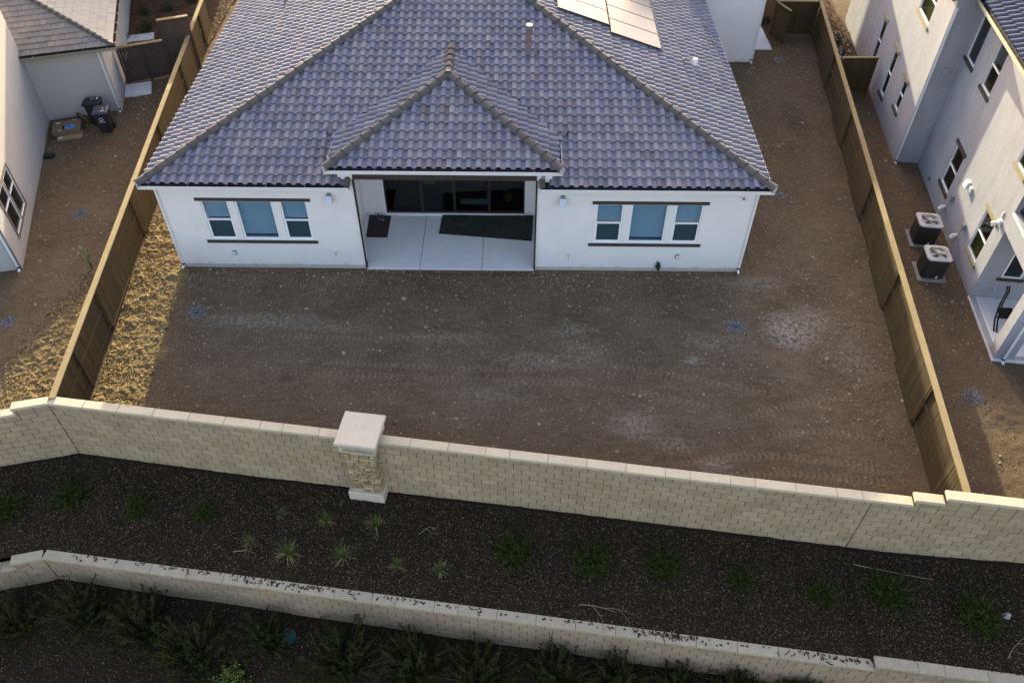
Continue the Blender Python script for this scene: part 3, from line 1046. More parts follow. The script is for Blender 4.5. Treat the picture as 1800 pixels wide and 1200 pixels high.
lw = thing("retaining_wall", "lower tan block wall with dark shrubs along its foot and mulch spilling on its cap", "wall", (10, -12.6, -2.3))
FL = Frame((-.79, -10.97), (1, -.1278))
FLL = Frame((-.79-10*.974, -10.97-10*.227), (.974, .227))
ZL = -.85
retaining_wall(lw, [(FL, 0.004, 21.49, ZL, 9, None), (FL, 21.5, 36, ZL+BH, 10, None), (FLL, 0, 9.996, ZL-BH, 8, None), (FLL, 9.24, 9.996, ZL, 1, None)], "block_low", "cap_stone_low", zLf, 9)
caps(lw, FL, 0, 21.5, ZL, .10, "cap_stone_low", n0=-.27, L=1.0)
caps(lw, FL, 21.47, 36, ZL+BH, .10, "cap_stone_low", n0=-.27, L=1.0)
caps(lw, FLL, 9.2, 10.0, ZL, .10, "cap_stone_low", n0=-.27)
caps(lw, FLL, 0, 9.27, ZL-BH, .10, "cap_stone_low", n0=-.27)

# stone pier standing in the upper wall
pc = FU(PS, -.15, -.6)
pier = thing("stone_pier", "square stone pier with flat pale slab cap, standing in the middle of the block wall", "pier", tuple(pc))
PN = -.15


def pbox(mb, hw, z0, z1, c=0.0):
    if c:
        mb.fb(FU, PS-hw, PS+hw, PN-hw, PN+hw, z0, z1-c)
        P = [FU(PS-hw, PN+hw, z1-c), FU(PS+hw, PN+hw, z1-c), FU(PS+hw, PN-hw, z1-c), FU(PS-hw, PN-hw, z1-c)]
        k = hw-c
        P += [FU(PS-k, PN+k, z1), FU(PS+k, PN+k, z1), FU(PS+k, PN-k, z1), FU(PS-k, PN-k, z1)]
        mb.hexa(P)
    else:
        mb.fb(FU, PS-hw, PS+hw, PN-hw, PN+hw, z0, z1)
    return mb


PZ0, PZ1, LD = -.27, 1.90, (1.74, 1.58)
build(pbox(MB(), .555, 1.91, 2.01, .025), "cap_slab", "pier_cap", pier)
build(pbox(MB(), .395, -.3, 1.909), "mortar_body", "pier_mortar", pier)
for z in LD:
    for a, b_ in ((-.49, -.2), (-.193, .19), (.197, .49)):
        build(MB().fb(FU, PS+a, PS+b_, PN+.40, PN+.49, z, z+.05), "ledge", "cap_stone", pier)
    build(MB().fb(FU, PS+.40, PS+.49, PN-.49, PN+.398, z, z+.05), "ledge", "cap_stone", pier)
    build(MB().fb(FU, PS-.49, PS-.40, PN-.49, PN+.398, z, z+.05), "ledge", "cap_stone", pier)
build(pbox(MB(), .50, -1.0, PZ0, .02), "plinth", "pier_cap", pier)
stm = []
for k in range(5):
    r = random.Random(50+k)
    vs = []
    for (z_, y_, g_) in ((-.5, -1, 0), (.5, -1, 0)):
        pass
    c = .10
    ring = [(-.5, -.5), (.5, -.5), (.5, .5), (-.5, .5)]
    vs = [(x, -.05, z) for x, z in ring]+[(x+r.uniform(-.03, .03), .018, z+r.uniform(-.08, .08)) for x, z in ring]+[(x*.82, .034+r.uniform(-.008, .01), z*.7) for x, z in ring]
    fs = [(i, (i+1) % 4, 4+(i+1) % 4, 4+i) for i in range(4)]+[(4+i, 4+(i+1) % 4, 8+(i+1) % 4, 8+i) for i in range(4)]+[(8, 9, 10, 11)]
    stm.append(MB().add(vs, fs).mesh("stone", "ledge_stone"))
for (o2, d2) in ((FU(PS-.41, PN+.395, 0), FU.d), (FU(PS+.395, PN+.41, 0), -FU.n), (FU(PS-.395, PN-.41, 0), FU.n)):
    nn = np.cross(d2, (0, 0, 1.0))
    for za, zb in ((PZ0+.005, LD[1]-.004), (LD[1]+.054, LD[0]-.004), (LD[0]+.054, PZ1+.004)):
        z = za
        while z < zb-.02:
            h = random.uniform(.075, .125)
            if zb-(z+h) < .06:
                h = zb-z
            a = 0
            while a < .81:
                w = random.uniform(.14, .36)
                if .82-(a+w) < .1:
                    w = .82-a
                P = o2+d2*(a+w/2)+np.array((0, 0, z+h/2))
                inst("stone", random.choice(stm), pier, frame_m(P+nn*random.uniform(0, .012), d2*(w-.024), nn, np.array((0, 0, 1.0))*(h-.024)))
                a += w
            z += h

# ------------------------------------------------------------------ fences
def fence(name, label, F, posts, s0, s1, ptype, H=1.72, bmat="fence_board", cmat="fence_cap", base=(0, 0, 0), capw=.18, th=.0):
    fo = thing(name, label, "fence", base)
    bme = [MB().box((0, 0, .5), (.136, .02, 1.0)).mesh("board", bmat) for _ in range(1)][0]
    for p in posts:
        build(MB().fb(F, p-.05, p+.05, -.05, .05, -.1, H), "post", bmat, fo)
    edges = sorted(set([s0]+list(posts)+[s1]))
    cme = None
    for i in range(len(edges)-1):
        a, b = edges[i]+.052, edges[i+1]-.052
        if b-a < .1:
            continue
        tp = ptype(edges[i], edges[i+1])
        nb = .048 if tp == 'A' else -.036
        for zr in (.16, .93, H-.10):
            if tp == 'A':
                build(MB().fb(F, a, b, -.005, .036, zr, zr+.09), "rail", bmat, fo)
            else:
                build(MB().fb(F, a, b, -.024, .022, zr, zr+.09), "rail", bmat, fo)
        build(MB().fb(F, a, b, nb-.014, nb+.030, 0, .15), "kickboard", bmat, fo)
        k = max(1, round((b-a)/.142))
        w = (b-a)/k
        for j in range(k):
            P = F(a+(j+.5)*w, nb+random.uniform(-.003, .003), .155)
            if not in_view(F(a+j*w, 0, .9), 60):
                continue
            rot = Matrix.Rotation(random.uniform(-.03, .03), 4, 'Z')
            inst("board", bme, fo, frame_m(P, F.d*(w-random.uniform(.003, .010))/.136, F.n, np.array((0, 0, H-.155))) @ rot)
        ca = s0-.02 if i == 0 else edges[i]+.002
        cb = s1+.02 if i == len(edges)-2 else edges[i+1]-.002
        build(MB().fb(F, ca, cb, -capw/2-.005, capw/2-.005, H+random.uniform(0, .003), H+.042), "fence_cap", cmat, fo)
    return fo


FFL = Frame((-.888, -7.50), (-.112, 1))
lp = [(1.70+2.44*k+7.50)*1.0063 for k in range(-3, 7)]
fence("wood_fence", "weathered wooden fence on the left of the dirt yard, beside the sunlit dry grass", FFL, lp, .0, 25.6,
      lambda a, b: 'B' if round((a/1.0063-7.50-1.70)/2.44) % 2 == 1 or a < .3 else 'A', base=(-1.9, 3, 0))
FFR = Frame((24.336+.1257*18.1, 18.1), (-.1257, -1))
rp = [(18.1-(5.4548-2.44*k))*1.0079 for k in range(-4, 7)]
fence("wood_fence", "wooden fence on the right of the dirt yard, with a sunlit strip under its cap", FFR, rp, .0, (18.1+10.33)*1.0079,
      lambda a, b: 'B' if round((18.1-a/1.0079-5.4548)/2.44) % 2 != 0 else 'A', base=(24.3, 3, 0))

# stepped gate fence of the left neighbour (seen from its shaded back)
FG = Frame((-6.25, 12.72), (.929, .371))


def plank_panel(fo, F, a, b, z0, z1, rails, bmat, gap=.006, nb=-.03, w0=.142):
    me = MB().box((0, 0, .5), (w0-.004, .02, 1.0)).mesh("board", bmat)
    k = max(1, round((b-a)/w0))
    w = (b-a)/k
    for j in range(k):
        inst("board", me, fo, frame_m(F(a+(j+.5)*w, nb, z0), F.d*(w-gap*random.uniform(.4, 1.8))/(w0-.004), F.n, np.array((0, 0, z1-z0))))
    for z in rails:
        build(MB().fb(F, a, b, nb+.011, nb+.05, z, z+.09), "rail", bmat, fo)


gl = thing("gate_fence", "dark stepped plank fence with sunlight through its gaps, beside the left house", "fence", (-5, 13.3, 0))
plank_panel(gl, FG, .12, 2.05, .05, 1.70, (.25, .95, 1.5), "fence_dark", gap=.012)
plank_panel(gl, FG, 2.15, 3.38, .05, 2.62, (.25, .95, 1.75, 2.4), "fence_dark", gap=.012)
for s_, h in ((.06, 1.7), (1.1, 1.7), (2.10, 2.62)):
    build(MB().fb(FG, s_-.05, s_+.05, -.05, .055, 0, h), "post", "fence_dark", gl)
build(MB().fb(FG, 0, 2.05, -.09, .09, 1.705, 1.745), "fence_cap", "fence_cap", gl)
build(MB().fb(FG, 2.06, 3.40, -.09, .09, 2.625, 2.665), "fence_cap", "fence_cap", gl)
build(MB().tube([FG(.35, .03, 1.35), FG(.35, .06, 1.35), FG(.35, .06, 1.2)], .014, 6), "latch", "steel", gl)

# back gate fence on the right of the house, gate leaf standing open
FGR = Frame((24.45, 18.12), (1, .0))
gr = thing("gate_fence", "shaded plank fence closing the side yard behind an open gate, beside the right fence", "fence", (25.5, 18.1, 0))
plank_panel(gr, FGR, .1, 2.05, .05, 1.70, (.25, .95, 1.5), "fence_board")
for s_ in (.05, 2.1):
    build(MB().fb(FGR, s_-.05, s_+.05, -.05, .05, 0, 1.7), "post", "fence_board", gr)
build(MB().fb(FGR, 0, 2.0, -.08, .08, 1.705, 1.745), "fence_cap", "fence_cap", gr)
FGL = Frame((24.50, 18.0), (.43, -.97))
ga = thing("gate", "open wooden gate leaf swung into the side yard, by the concrete walk", "gate", (24.7, 17.5, 0))
plank_panel(ga, FGL, .03, 1.03, .06, 1.68, (.25, .95, 1.45), "fence_board")
build(MB().fb(FGL, .0, 1.05, -.06, .03, 1.685, 1.72), "gate_rail", "fence_cap", ga)
FGN = Frame((26.16, 12.45), (1, .02))
gn = thing("gate_fence", "short plank fence between the right fence and the tall pale house", "fence", (27, 12.4, 0))
plank_panel(gn, FGN, .05, 1.5, .05, 1.66, (.25, .95, 1.45), "fence_board")
build(MB().fb(FGN, 1.5, 1.59, -.05, .05, 0, 1.66), "post", "fence_board", gn)
build(MB().fb(FGN, .0, 1.6, -.07, .07, 1.665, 1.705), "fence_cap", "fence_cap", gn)
FB_ = Frame((-4.06, 9.5), (-.112, 1))
lb = thing("long_board", "long grey board leaning low against the left fence on the neighbour's side", "board", (-4.1, 11, 0))
build(MB().hexa([FB_(0, .0, .0), FB_(0, .05, .0), FB_(3.6, .05, .0), FB_(3.6, .0, .0), FB_(0, .9, 1.1), FB_(0, .95, 1.1), FB_(3.6, .95, 1.1), FB_(3.6, .9, 1.1)]), "plank", "fence_cap", lb)

# ------------------------------------------------------------------ main house
C3, S3 = math.cos(math.atan(1/3)), math.sin(math.atan(1/3))
hs = thing("house", "white single-storey house with a grey tiled hip roof and a deep covered patio", "house", (9.8, 3, 0))
FH = Frame((0, 0), (1, 0))
wl = [(1.37, 2.27), (2.50, 3.72), (3.97, 4.86)]
wr = [(14.40, 15.30), (15.55, 16.77), (17.01, 17.92)]
z0w, z1w = 1.23, 2.83
mb = MB()
wall_grid(mb, FH, 0, 6.05, .12, 3.50, [(a, b_, z0w, z1w) for a, b_ in wl], .22)
build(mb, "wall", "stucco_white", hs)
mb = MB()
wall_grid(mb, FH, 12.9, 19.63, .12, 3.50, [(a, b_, z0w, z1w) for a, b_ in wr], .22)
build(mb, "wall", "stucco_white", hs)
mb = MB()
wall_grid(mb, FH, 6.05, 12.9, .12, 4.15, [(6.52, 12.41, .12, 3.92)], .22)
build(mb, "wall", "stucco_white", hs)
build(MB().bx(.01, 6.50, .015, .2, -.4, .12).bx(12.43, 19.62, .015, .2, -.4, .12), "footing", "footing", hs)
build(MB().fb(FH, 6.52, 12.41, -.20, .025, 3.73, 3.92), "header_beam", "trim_dark", hs)
for a in (6.50, 12.38):
    build(MB().fb(FH, a, a+.055, .002, .05, .03, 3.735), "screen_track", "bronze", hs)
mb = MB()
wall_grid(mb, Frame((0, 24), (0, -1)), 0, 23.78, -.2, 3.5, [], .2)
wall_grid(mb, Frame((19.63, .22), (0, 1)), 0, 14.9, -.2, 3.5, [], .2)
build(mb, "side_wall", "stucco_white", hs)
# covered patio
FB = Frame((6.05, 3.02), (1, 0))
mb = MB()
wall_grid(mb, FB, 0, 6.85, .0, 3.75, [(.82, 6.02, .10, 2.98)], .2)
wall_grid(mb, Frame((6.05, .22), (0, 1)), 0, 2.8, .0, 3.75, [(.75, 2.35, .35, 2.75)], .25)
mb.bx(12.9, 13.1, .22, 3.02, 0, 3.75)
mb.bx(6.05, 12.9, .22, 3.22, 3.752, 3.84)
build(mb, "patio_wall", "stucco_white", hs)
FS2 = Frame((6.05, .22), (0, 1))
window(FS2, hs, .75, 2.35, .35, 2.75, bars_z=(1.5,), blinds=[(.8, 2.3, .4, 2.7, "blind", -.16)])
# sliding glass doors
dr = MB()
s_a, s_b = .82, 6.02
dr.fb(FB, s_a, s_a+.06, -.14, -.03, .10, 2.98).fb(FB, s_b-.06, s_b, -.14, -.03, .10, 2.98).fb(FB, s_a+.06, s_b-.06, -.14, -.03, 2.90, 2.98).fb(FB, s_a+.06, s_b-.06, -.14, -.03, .10, .17)
ml = [2.19, 3.40, 4.70]
for q_ in ml:
    dr.fb(FB, q_-.05, q_+.05, -.13, -.04, .17, 2.90)
door = build(dr, "sliding_door", "bronze", hs)
eds = [s_a+.06]+[v for q_ in ml for v in (q_-.05, q_+.05)]+[s_b-.06]
for k in range(0, 8, 2):
    build(MB().fb(FB, eds[k], eds[k+1], -.09, -.08, .17, 2.90), "pane", "glass_smoke", door)
build(MB().fb(FB, .82, 6.02, -.2, .06, .03, .098), "door_sill", "vinyl", hs)
# dim room behind the glass
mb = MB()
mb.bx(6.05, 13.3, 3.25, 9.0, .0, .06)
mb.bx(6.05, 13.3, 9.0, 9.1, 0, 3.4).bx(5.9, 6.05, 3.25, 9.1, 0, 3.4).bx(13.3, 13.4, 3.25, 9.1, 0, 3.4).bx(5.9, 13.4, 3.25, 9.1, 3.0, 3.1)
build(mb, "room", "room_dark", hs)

# windows of the rear wall
for grp in (wl, wr):
    for k, (a, b_) in enumerate(grp):
        if k == 1:
            window(FH, hs, a, b_, z0w, z1w, blinds=[(a, b_, z0w+.13, z1w, "blind", -.17), (a, b_, z0w, z0w+.125, "screen_dark", -.19)])
        else:
            window(FH, hs, a, b_, z0w, z1w, bars_z=(2.03,), low_screen=True,
                   blinds=[(a, b_, 2.03+.03, z1w, "blind", -.17), (a+.05, b_-.05, z0w+.03, 2.03, "screen_dark", -.10)])
    x0, x1 = grp[0][0]-.15, grp[2][1]+.15
    build(MB().fb(FH, x0, x1, 0, .045, z1w+.02, z1w+.125), "window_head", "trim_dark", hs)
    build(MB().fb(FH, x0-.02, x1-.02, 0, .06, z0w-.125, z0w-.03), "window_sill", "trim_dark", hs)
# wall fittings
for x, z in ((5.67, 3.02), (13.27, 3.0)):
    lm = MB().box((x, -.05, z+.12), (.12, .10, .10))
    L_ = build(lm, "wall_lamp", "grey_box", hs)
    a = math.radians(22)
    build(MB().box((x, -.17, z), (.21, .09, .27), ((1, 0, 0), (0, math.cos(a), -math.sin(a)), (0, math.sin(a), math.cos(a)))), "lamp_head", "lamp_white", L_)
for x in (2.01, 17.34):
    bx_ = build(MB().box((x, -.03, .66), (.11, .06, .17)), "outlet_box", "grey_box", hs)
    build(MB().box((x, -.065, .665), (.085, .014, .12)), "outlet_cover", "metal_white", bx_)
for x in (5.53, 13.58):
    build(MB().tube([(x, 0, .70), (x, -.08, .70), (x, -.11, .66), (x, -.11, .6)], .018, 8).tube([(x-.04, -.07, .745), (x+.04, -.07, .745)], .012, 6).tube([(x, -.07, .70), (x, -.07, .75)], .008, 6), "hose_bib", "steel", hs)
cmr = build(MB().tube([(19.12, 0, 3.16), (19.12, -.05, 3.16)], .09, 16), "camera_mount", "vinyl", hs)
build(MB().tube([(19.12, -.05, 3.15), (19.12, -.10, 3.14), (19.12, -.125, 3.135)], [.05, .04, .02], 14), "camera_lens", "grey_box", cmr)
build(MB().box((12.62, -.03, 3.88), (.10, .05, .14)), "junction_box", "grey_box", hs)

# roof: deck, tiles, hips
roof = build(MB().slab([(-.2, -.2, 3.60), (6.3, -.2, 3.60), (6.3, 6.3, 5.767)], .03).slab([(12.65, -.2, 3.60), (19.84, -.2, 3.60), (12.65, 6.99, 5.997)], .03)
             .slab([(6.3, 2.0, 4.333), (12.65, 2.0, 4.333), (12.65, 6.99, 5.997), (9.82, 9.82, 6.94), (6.3, 6.3, 5.767)], .03)
             .slab([(-.2, 24.5, 3.60), (-.2, -.2, 3.60), (9.82, 9.82, 6.94), (9.82, 24.5, 6.94)], .03)
             .slab([(19.84, -.2, 3.60), (19.84, 24.5, 3.60), (9.82, 24.5, 6.94), (9.82, 9.82, 6.94)], .03)
             .slab([(5.85, -.2, 4.25), (13.07, -.2, 4.25), (9.46, 3.41, 5.45)], .03)
             .slab([(5.85, -.2, 4.25), (9.46, 3.41, 5.45), (9.46, 5.3, 5.45), (5.85, 1.7, 4.25)], .03)
             .slab([(13.07, -.2, 4.25), (13.07, 1.7, 4.25), (9.46, 5.3, 5.45), (9.46, 3.41, 5.45)], .03), "roof", "roof_deck", hs)


def under_portico(c):
    x, y = c[0], c[1]
    if y < 1.9 and 6.25 < x < 12.62:
        return True
    if y < 0 and (6.2 < x < 12.7):
        return True
    xx = x if x <= 9.46 else 18.92-x
    return xx > 5.95 and y > .1 and y < 1.70+(xx-5.83)-.25


def pipe_zone(c):
    return under_portico(c)


uF, uL, uR = (0, C3, S3), (C3, 0, S3), (-C3, 0, S3)
pl = [tile_roof((-.22, -.22, 3.62), (1, 0, 0), uF, 0, 20.08, 29, [((0, 0), (1, -C3)), ((20.08, 0), (-1, -C3))], pipe_zone),
      tile_roof((-.22, 20, 3.62), (0, -1, 0), uL, 3, 20.22, 29, [((20.22, 0), (-1, -C3))]),
      tile_roof((19.86, -.22, 3.62), (0, 1, 0), uR, 0, 17, 29, [((0, 0), (1, -C3))]),
      tile_roof((5.83, -.22, 4.27), (1, 0, 0), uF, 0, 7.26, 11, [((0, 0), (1, -C3)), ((7.26, 0), (-1, -C3))]),
      tile_roof((5.83, 5.5, 4.27), (0, -1, 0), uL, 0, 5.72, 11, [((5.72, 0), (-1, -C3)), ((0, 3.63/C3), (0, -1)), ((3.87, 0), (1, C3))]),
      tile_roof((13.09, -.22, 4.27), (0, 1, 0), uR, 0, 5.72, 11, [((0, 0), (1, -C3)), ((0, 3.63/C3), (0, -1)), ((1.85, 0), (-1, C3))])]
BROWN = {(9.05, 1.85), (9.36, 1.85), (8.74, 1.85)}


def is_brown(o):
    return o[2] > 4.5 and any(abs(o[0]-bx_) < .12 and abs(o[1]-by_) < .16 for bx_, by_ in BROWN)


place_tiles(roof, pl, "roof_tile", 300, extra=("roof_tile_brown", is_brown))
hm = hip_mesh("hip_tile", "hip_tile")
hip_line(roof, hm, (-.30, -.30, 3.60), (9.82, 9.82, 6.96), lift=.075)
hip_line(roof, hm, (19.94, -.30, 3.60), (9.82, 9.82, 6.96), lift=.075)
hip_line(roof, hm, (5.75, -.30, 4.25), (9.46, 3.41, 5.48), lift=.075)
hip_line(roof, hm, (13.17, -.30, 4.25), (9.46, 3.41, 5.48), lift=.075)
hip_line(roof, hm, (9.46, 3.30, 5.50), (9.46, 5.7, 5.50), lift=.06)
for (x, y, z), d2 in (((-.31, -.31, 3.68), (-1, -1)), ((19.95, -.31, 3.68), (1, -1)), ((5.74, -.31, 4.33), (-1, -1)), ((13.18, -.31, 4.33), (1, -1))):
    d3 = np.array((*d2, 0))/math.sqrt(2)
    build(MB().tube([np.array((x, y, z))-d3*.03, np.array((x, y, z))+d3*.012], .125, 14), "hip_end", "mortar_cap", roof)
for x in (6.36, 12.58):
    build(MB().tube([(x, -.26, 3.66), (x, .0, 3.745)], .10, 10), "rake_tile", "hip_tile", roof)
for x, w, rot_ in ((5.62, .34, .5), (13.30, .34, -.5)):
    cr, sr = math.cos(rot_), math.sin(rot_)
    build(MB().box((x, 1.78, 4.40), (.20, .30, .05), ((cr, sr, 0), (-sr, cr, .33), (0, -.3, 1))), "valley_tile", "flashing", roof)

# gutters, straps, soffits, downspouts
go, gi, st = MB(), MB(), MB()
segs = [((-.33, -.20, 3.485), (6.42, -.20, 3.485), (0, -1, 0)), ((12.53, -.20, 3.485), (19.97, -.20, 3.485), (0, -1, 0)),
        ((-.20, 24, 3.485), (-.20, -.20, 3.485), (-1, 0, 0)), ((19.84, -.20, 3.485), (19.84, 15.1, 3.485), (1, 0, 0)),
        ((5.72, -.20, 4.135), (13.20, -.20, 4.135), (0, -1, 0)), ((5.85, 1.75, 4.135), (5.85, -.20, 4.135), (-1, 0, 0)), ((13.07, -.20, 4.135), (13.07, 1.75, 4.135), (1, 0, 0))]
for A_, B_, o_ in segs:
    go, gi = MB(), MB()
    gutter(go, gi, A_, B_, o_)
    gt = build(go, "gutter", "metal_white", hs)
    build(gi, "gutter_shade", "gutter_black", gt)
    L_ = np.linalg.norm(np.subtract(B_, A_))
    d_ = np.subtract(B_, A_)/L_
    for k in range(int(L_/1.25)+1):
        c_ = np.array(A_)+d_*(.35+k*1.25)+np.array(o_)*.06+np.array((0, 0, .122))
        if .35+k*1.25 < L_ and in_view(c_):
            build(MB().box(c_, (.03, .115, .008) if abs(d_[0]) > .5 else (.115, .03, .008)), "gutter_strap", "steel", gt)
sf = MB().bx(-.2, 6.4, -.2, -.002, 3.475, 3.50).bx(12.55, 19.84, -.2, -.002, 3.475, 3.50).bx(-.2, -.002, 0, 24, 3.475, 3.50).bx(19.635, 19.84, 0, 15.2, 3.475, 3.50)
sf.bx(5.85, 13.07, -.2, -.002, 4.12, 4.145).bx(5.85, 6.05, 0, 1.9, 4.12, 4.145).bx(12.9, 13.07, 0, 1.9, 4.12, 4.145)
build(sf, "soffit", "metal_white", hs)
build(MB().bx(6.052, 6.25, .23, 2.2, 3.6, 4.118).bx(12.70, 12.898, .23, 2.2, 3.6, 4.118), "portico_wall", "stucco_white", hs)


def downspout(parent, base, up, d, n, mat="metal_white", top=None):
    """rectangular pipe down a wall with a black joint and a white outlet"""
    b, u_ = np.array(base, float), np.array(up, float)
    d, n = np.array(d, float), np.array(n, float)
    ax = (d, n, np.array((0, 0, 1.0)))
    c_ = (b+u_)/2
    mb = MB().box(c_+n*.035, (.075, .058, u_[2]-b[2]-.22), ax)
    if top is not None:
        t_ = np.array(top, float)
        mb.tube([u_+n*.035+np.array((0, 0, -.13)), u_+n*.05+np.array((0, 0, -.02)), t_], .038, 8)
    ds = build(mb, "downspout", mat, parent)
    build(MB().box(b+n*.035+np.array((0, 0, .07)), (.09, .075, .06), ax), "joint_band", "rubber", ds)
    build(MB().tube([b+n*.035+np.array((0, 0, .04)), b+n*.06+np.array((0, 0, -.01)), b+n*.17+np.array((0, 0, -.04))], .045, 10), "outlet", "pvc", ds)


downspout(hs, (.06, 0, .06), (.06, 0, 3.42), (1, 0, 0), (0, -1, 0), top=(.06, -.24, 3.49))
downspout(hs, (19.57, 0, .06), (19.57, 0, 3.42), (1, 0, 0), (0, -1, 0), top=(19.57, -.24, 3.49))

# roof pipes
vp = MB().tube([(12.15, 5.42, 5.4), (12.15, 5.42, 6.22)], .085, 16)
flue = build(vp, "flue_pipe", "pipe_brown", hs)
build(MB().tube([(12.15, 5.42, 6.04), (12.15, 5.42, 6.30)], .115, 18), "flue_collar", "pipe_brown", flue)
build(MB().tube([(12.15, 5.42, 6.30), (12.15, 5.42, 6.325)], [.118, .10], 18), "flue_cap", "steel", flue)
build(MB().tube([(12.15, 5.42, 5.46), (12.15, 5.42, 5.56), (12.15, 5.42, 5.64)], [.16, .13, .088], 16), "storm_collar", "pipe_brown", flue)
nF = np.array((0, -S3, C3))
build(MB().box(np.array((12.15, 5.17, 5.44))+nF*.085, (.56, .42, .02), ((1, 0, 0), (0, C3, S3), nF)), "flashing", "flashing", flue)
for (x, y, z, r_, h_, mt_) in ((17.85, 6.5, 4.33, .035, .28, "pipe_brown"), (19.45, 9.0, 3.83, .03, .25, "pipe_brown"), (-.05, 4.5, 3.70, .04, .30, "pipe_brown"), (2.3, 11.0, 4.48, .04, .3, "pipe_brown")):
    build(MB().tube([(x, y, z), (x, y, z+h_)], r_, 10).tube([(x, y, z), (x, y, z+.12)], [r_*2.2, r_*1.1], 10), "vent_pipe", mt_, hs)
wv = build(MB().tube([(18.33, 6.72, 4.18), (18.33, 6.72, 4.46)], .085, 14), "roof_vent", "pvc", hs)
build(MB().tube([(18.33, 6.72, 4.46), (18.33, 6.72, 4.475)], .092, 14), "vent_cap", "steel", wv)

# side wing on the right and an added block out of view that casts shade
FWg = Frame((19.83, 15.24), (1, 0))
mb = MB()
wall_grid(mb, FWg, 0, 3.23, -.1, 4.3, [], .2)
wall_grid(mb, Frame((23.06, 15.44), (0, 1)), 0, 7.0, -.1, 4.3, [], .2)
build(mb, "wing_wall", "stucco_white", hs)
build(MB().slab([(18.8, 14.95, 4.35), (23.36, 14.95, 4.35), (23.36, 22.8, 4.35), (18.8, 22.8, 4.35)], .06)
      .slab([(18.7, 14.95, 4.22), (23.4, 14.95, 4.22), (19.9, 18.45, 7.195), (18.7, 18.45, 7.195)], .05).slab([(23.4, 14.95, 4.22), (23.4, 22.8, 4.22), (19.9, 22.8, 7.195), (19.9, 18.45, 7.195)], .05), "wing_roof", "roof_tile", hs)  # roof out of view, steepened so its shadow falls on the right fence
downspout(hs, (22.98, 15.24, .06), (22.98, 15.24, 4.2), (1, 0, 0), (0, -1, 0))
build(MB().bx(19.0, 26.7, 25.2, 33, -.1, 6.0), "shadow_block", "stucco_white", hs)  # added out of view to shade the right fence and neighbour's wall
ap = (22.85, 29.1, 7.5)
build(MB().slab([(18.6, 24.8, 6.0), (27.1, 24.8, 6.0), ap], .1).slab([(27.1, 24.8, 6.0), (27.1, 33.4, 6.0), ap], .1)
      .slab([(27.1, 33.4, 6.0), (18.6, 33.4, 6.0), ap], .1).slab([(18.6, 33.4, 6.0), (18.6, 24.8, 6.0), ap], .1), "shadow_roof", "roof_tile", hs)

# solar array on the right slope
nR = np.array((S3, 0, C3))
uRv = np.array(uR)
sol = thing("solar_array", "pale glinting solar panels in two columns high on the right roof slope", "solar panels", (15, 9, 5.4))


def rp_pt(x, y, lift):
    return np.array((x, y, 3.62+(19.86-x)/3))+nR*lift


for x0, x1, y0, rows in ((15.09, 17.0, 6.86, 6), (13.13, 15.05, 7.42, 6)):
    for k in range(rows):
        ya, yb = y0+k*1.16, y0+k*1.16+1.135
        P = [rp_pt(x1, ya, .16), rp_pt(x1, yb, .16), rp_pt(x0, yb, .16), rp_pt(x0, ya, .16), rp_pt(x1, ya, .20), rp_pt(x1, yb, .20), rp_pt(x0, yb, .20), rp_pt(x0, ya, .20)]
        if not in_view(P, 80):
            continue
        pn = build(MB().hexa(P), "solar_panel", "bronze", sol)
        G = [rp_pt(x1-.02, ya+.02, .201), rp_pt(x1-.02, yb-.02, .201), rp_pt(x0+.02, yb-.02, .201), rp_pt(x0+.02, ya+.02, .201), rp_pt(x1-.02, ya+.02, .206), rp_pt(x1-.02, yb-.02, .206), rp_pt(x0+.02, yb-.02, .206), rp_pt(x0+.02, ya+.02, .206)]
        build(MB().hexa(G), "panel_glass", "solar_glass", pn)
    for xx in (x0+.4, x1-.4):
        P = [rp_pt(xx+.03, y0, .10), rp_pt(xx+.03, y0+7, .10), rp_pt(xx-.03, y0+7, .10), rp_pt(xx-.03, y0, .10), rp_pt(xx+.03, y0, .158), rp_pt(xx+.03, y0+7, .158), rp_pt(xx-.03, y0+7, .158), rp_pt(xx-.03, y0, .158)]
        build(MB().hexa(P), "mount_rail", "steel", sol)

# patio slab in panels
pt = build(MB().bx(6.06, 12.89, .21, 3.015, -.2, .012).bx(6.53, 12.40, -.035, .209, -.2, .012), "patio_floor", "concrete_edge", kind="structure", base=(9.4, 1.5, 0))
for xa, xb in ((6.06, 8.375), (8.395, 10.56), (10.58, 12.89)):
    for ya, yb in ((-.04, .355), (.367, 3.012)):
        xa2, xb2 = (max(xa, 6.53), min(xb, 12.40)) if ya < 0 else (xa, xb)
        if ya < 0:
            build(MB().bx(xa2, xb2, ya, yb, -.1, .046), "slab_panel", "concrete", pt)
        else:
            build(MB().bx(xa, xb, yb-2.79 if False else .367, yb, -.1, .05), "slab_panel", "concrete", pt)
wk = build(MB().bx(23.1, 24.25, 16.5, 22, -.1, .015), "walkway", "concrete_edge", kind="structure", base=(23.7, 18, 0))
for ya, yb in ((16.48, 17.55), (17.565, 18.8), (18.815, 20.2), (20.215, 22)):
    build(MB().bx(23.09, 24.26-(ya-16.48)*.02, ya, yb, -.1, .06), "slab_panel", "concrete", wk)

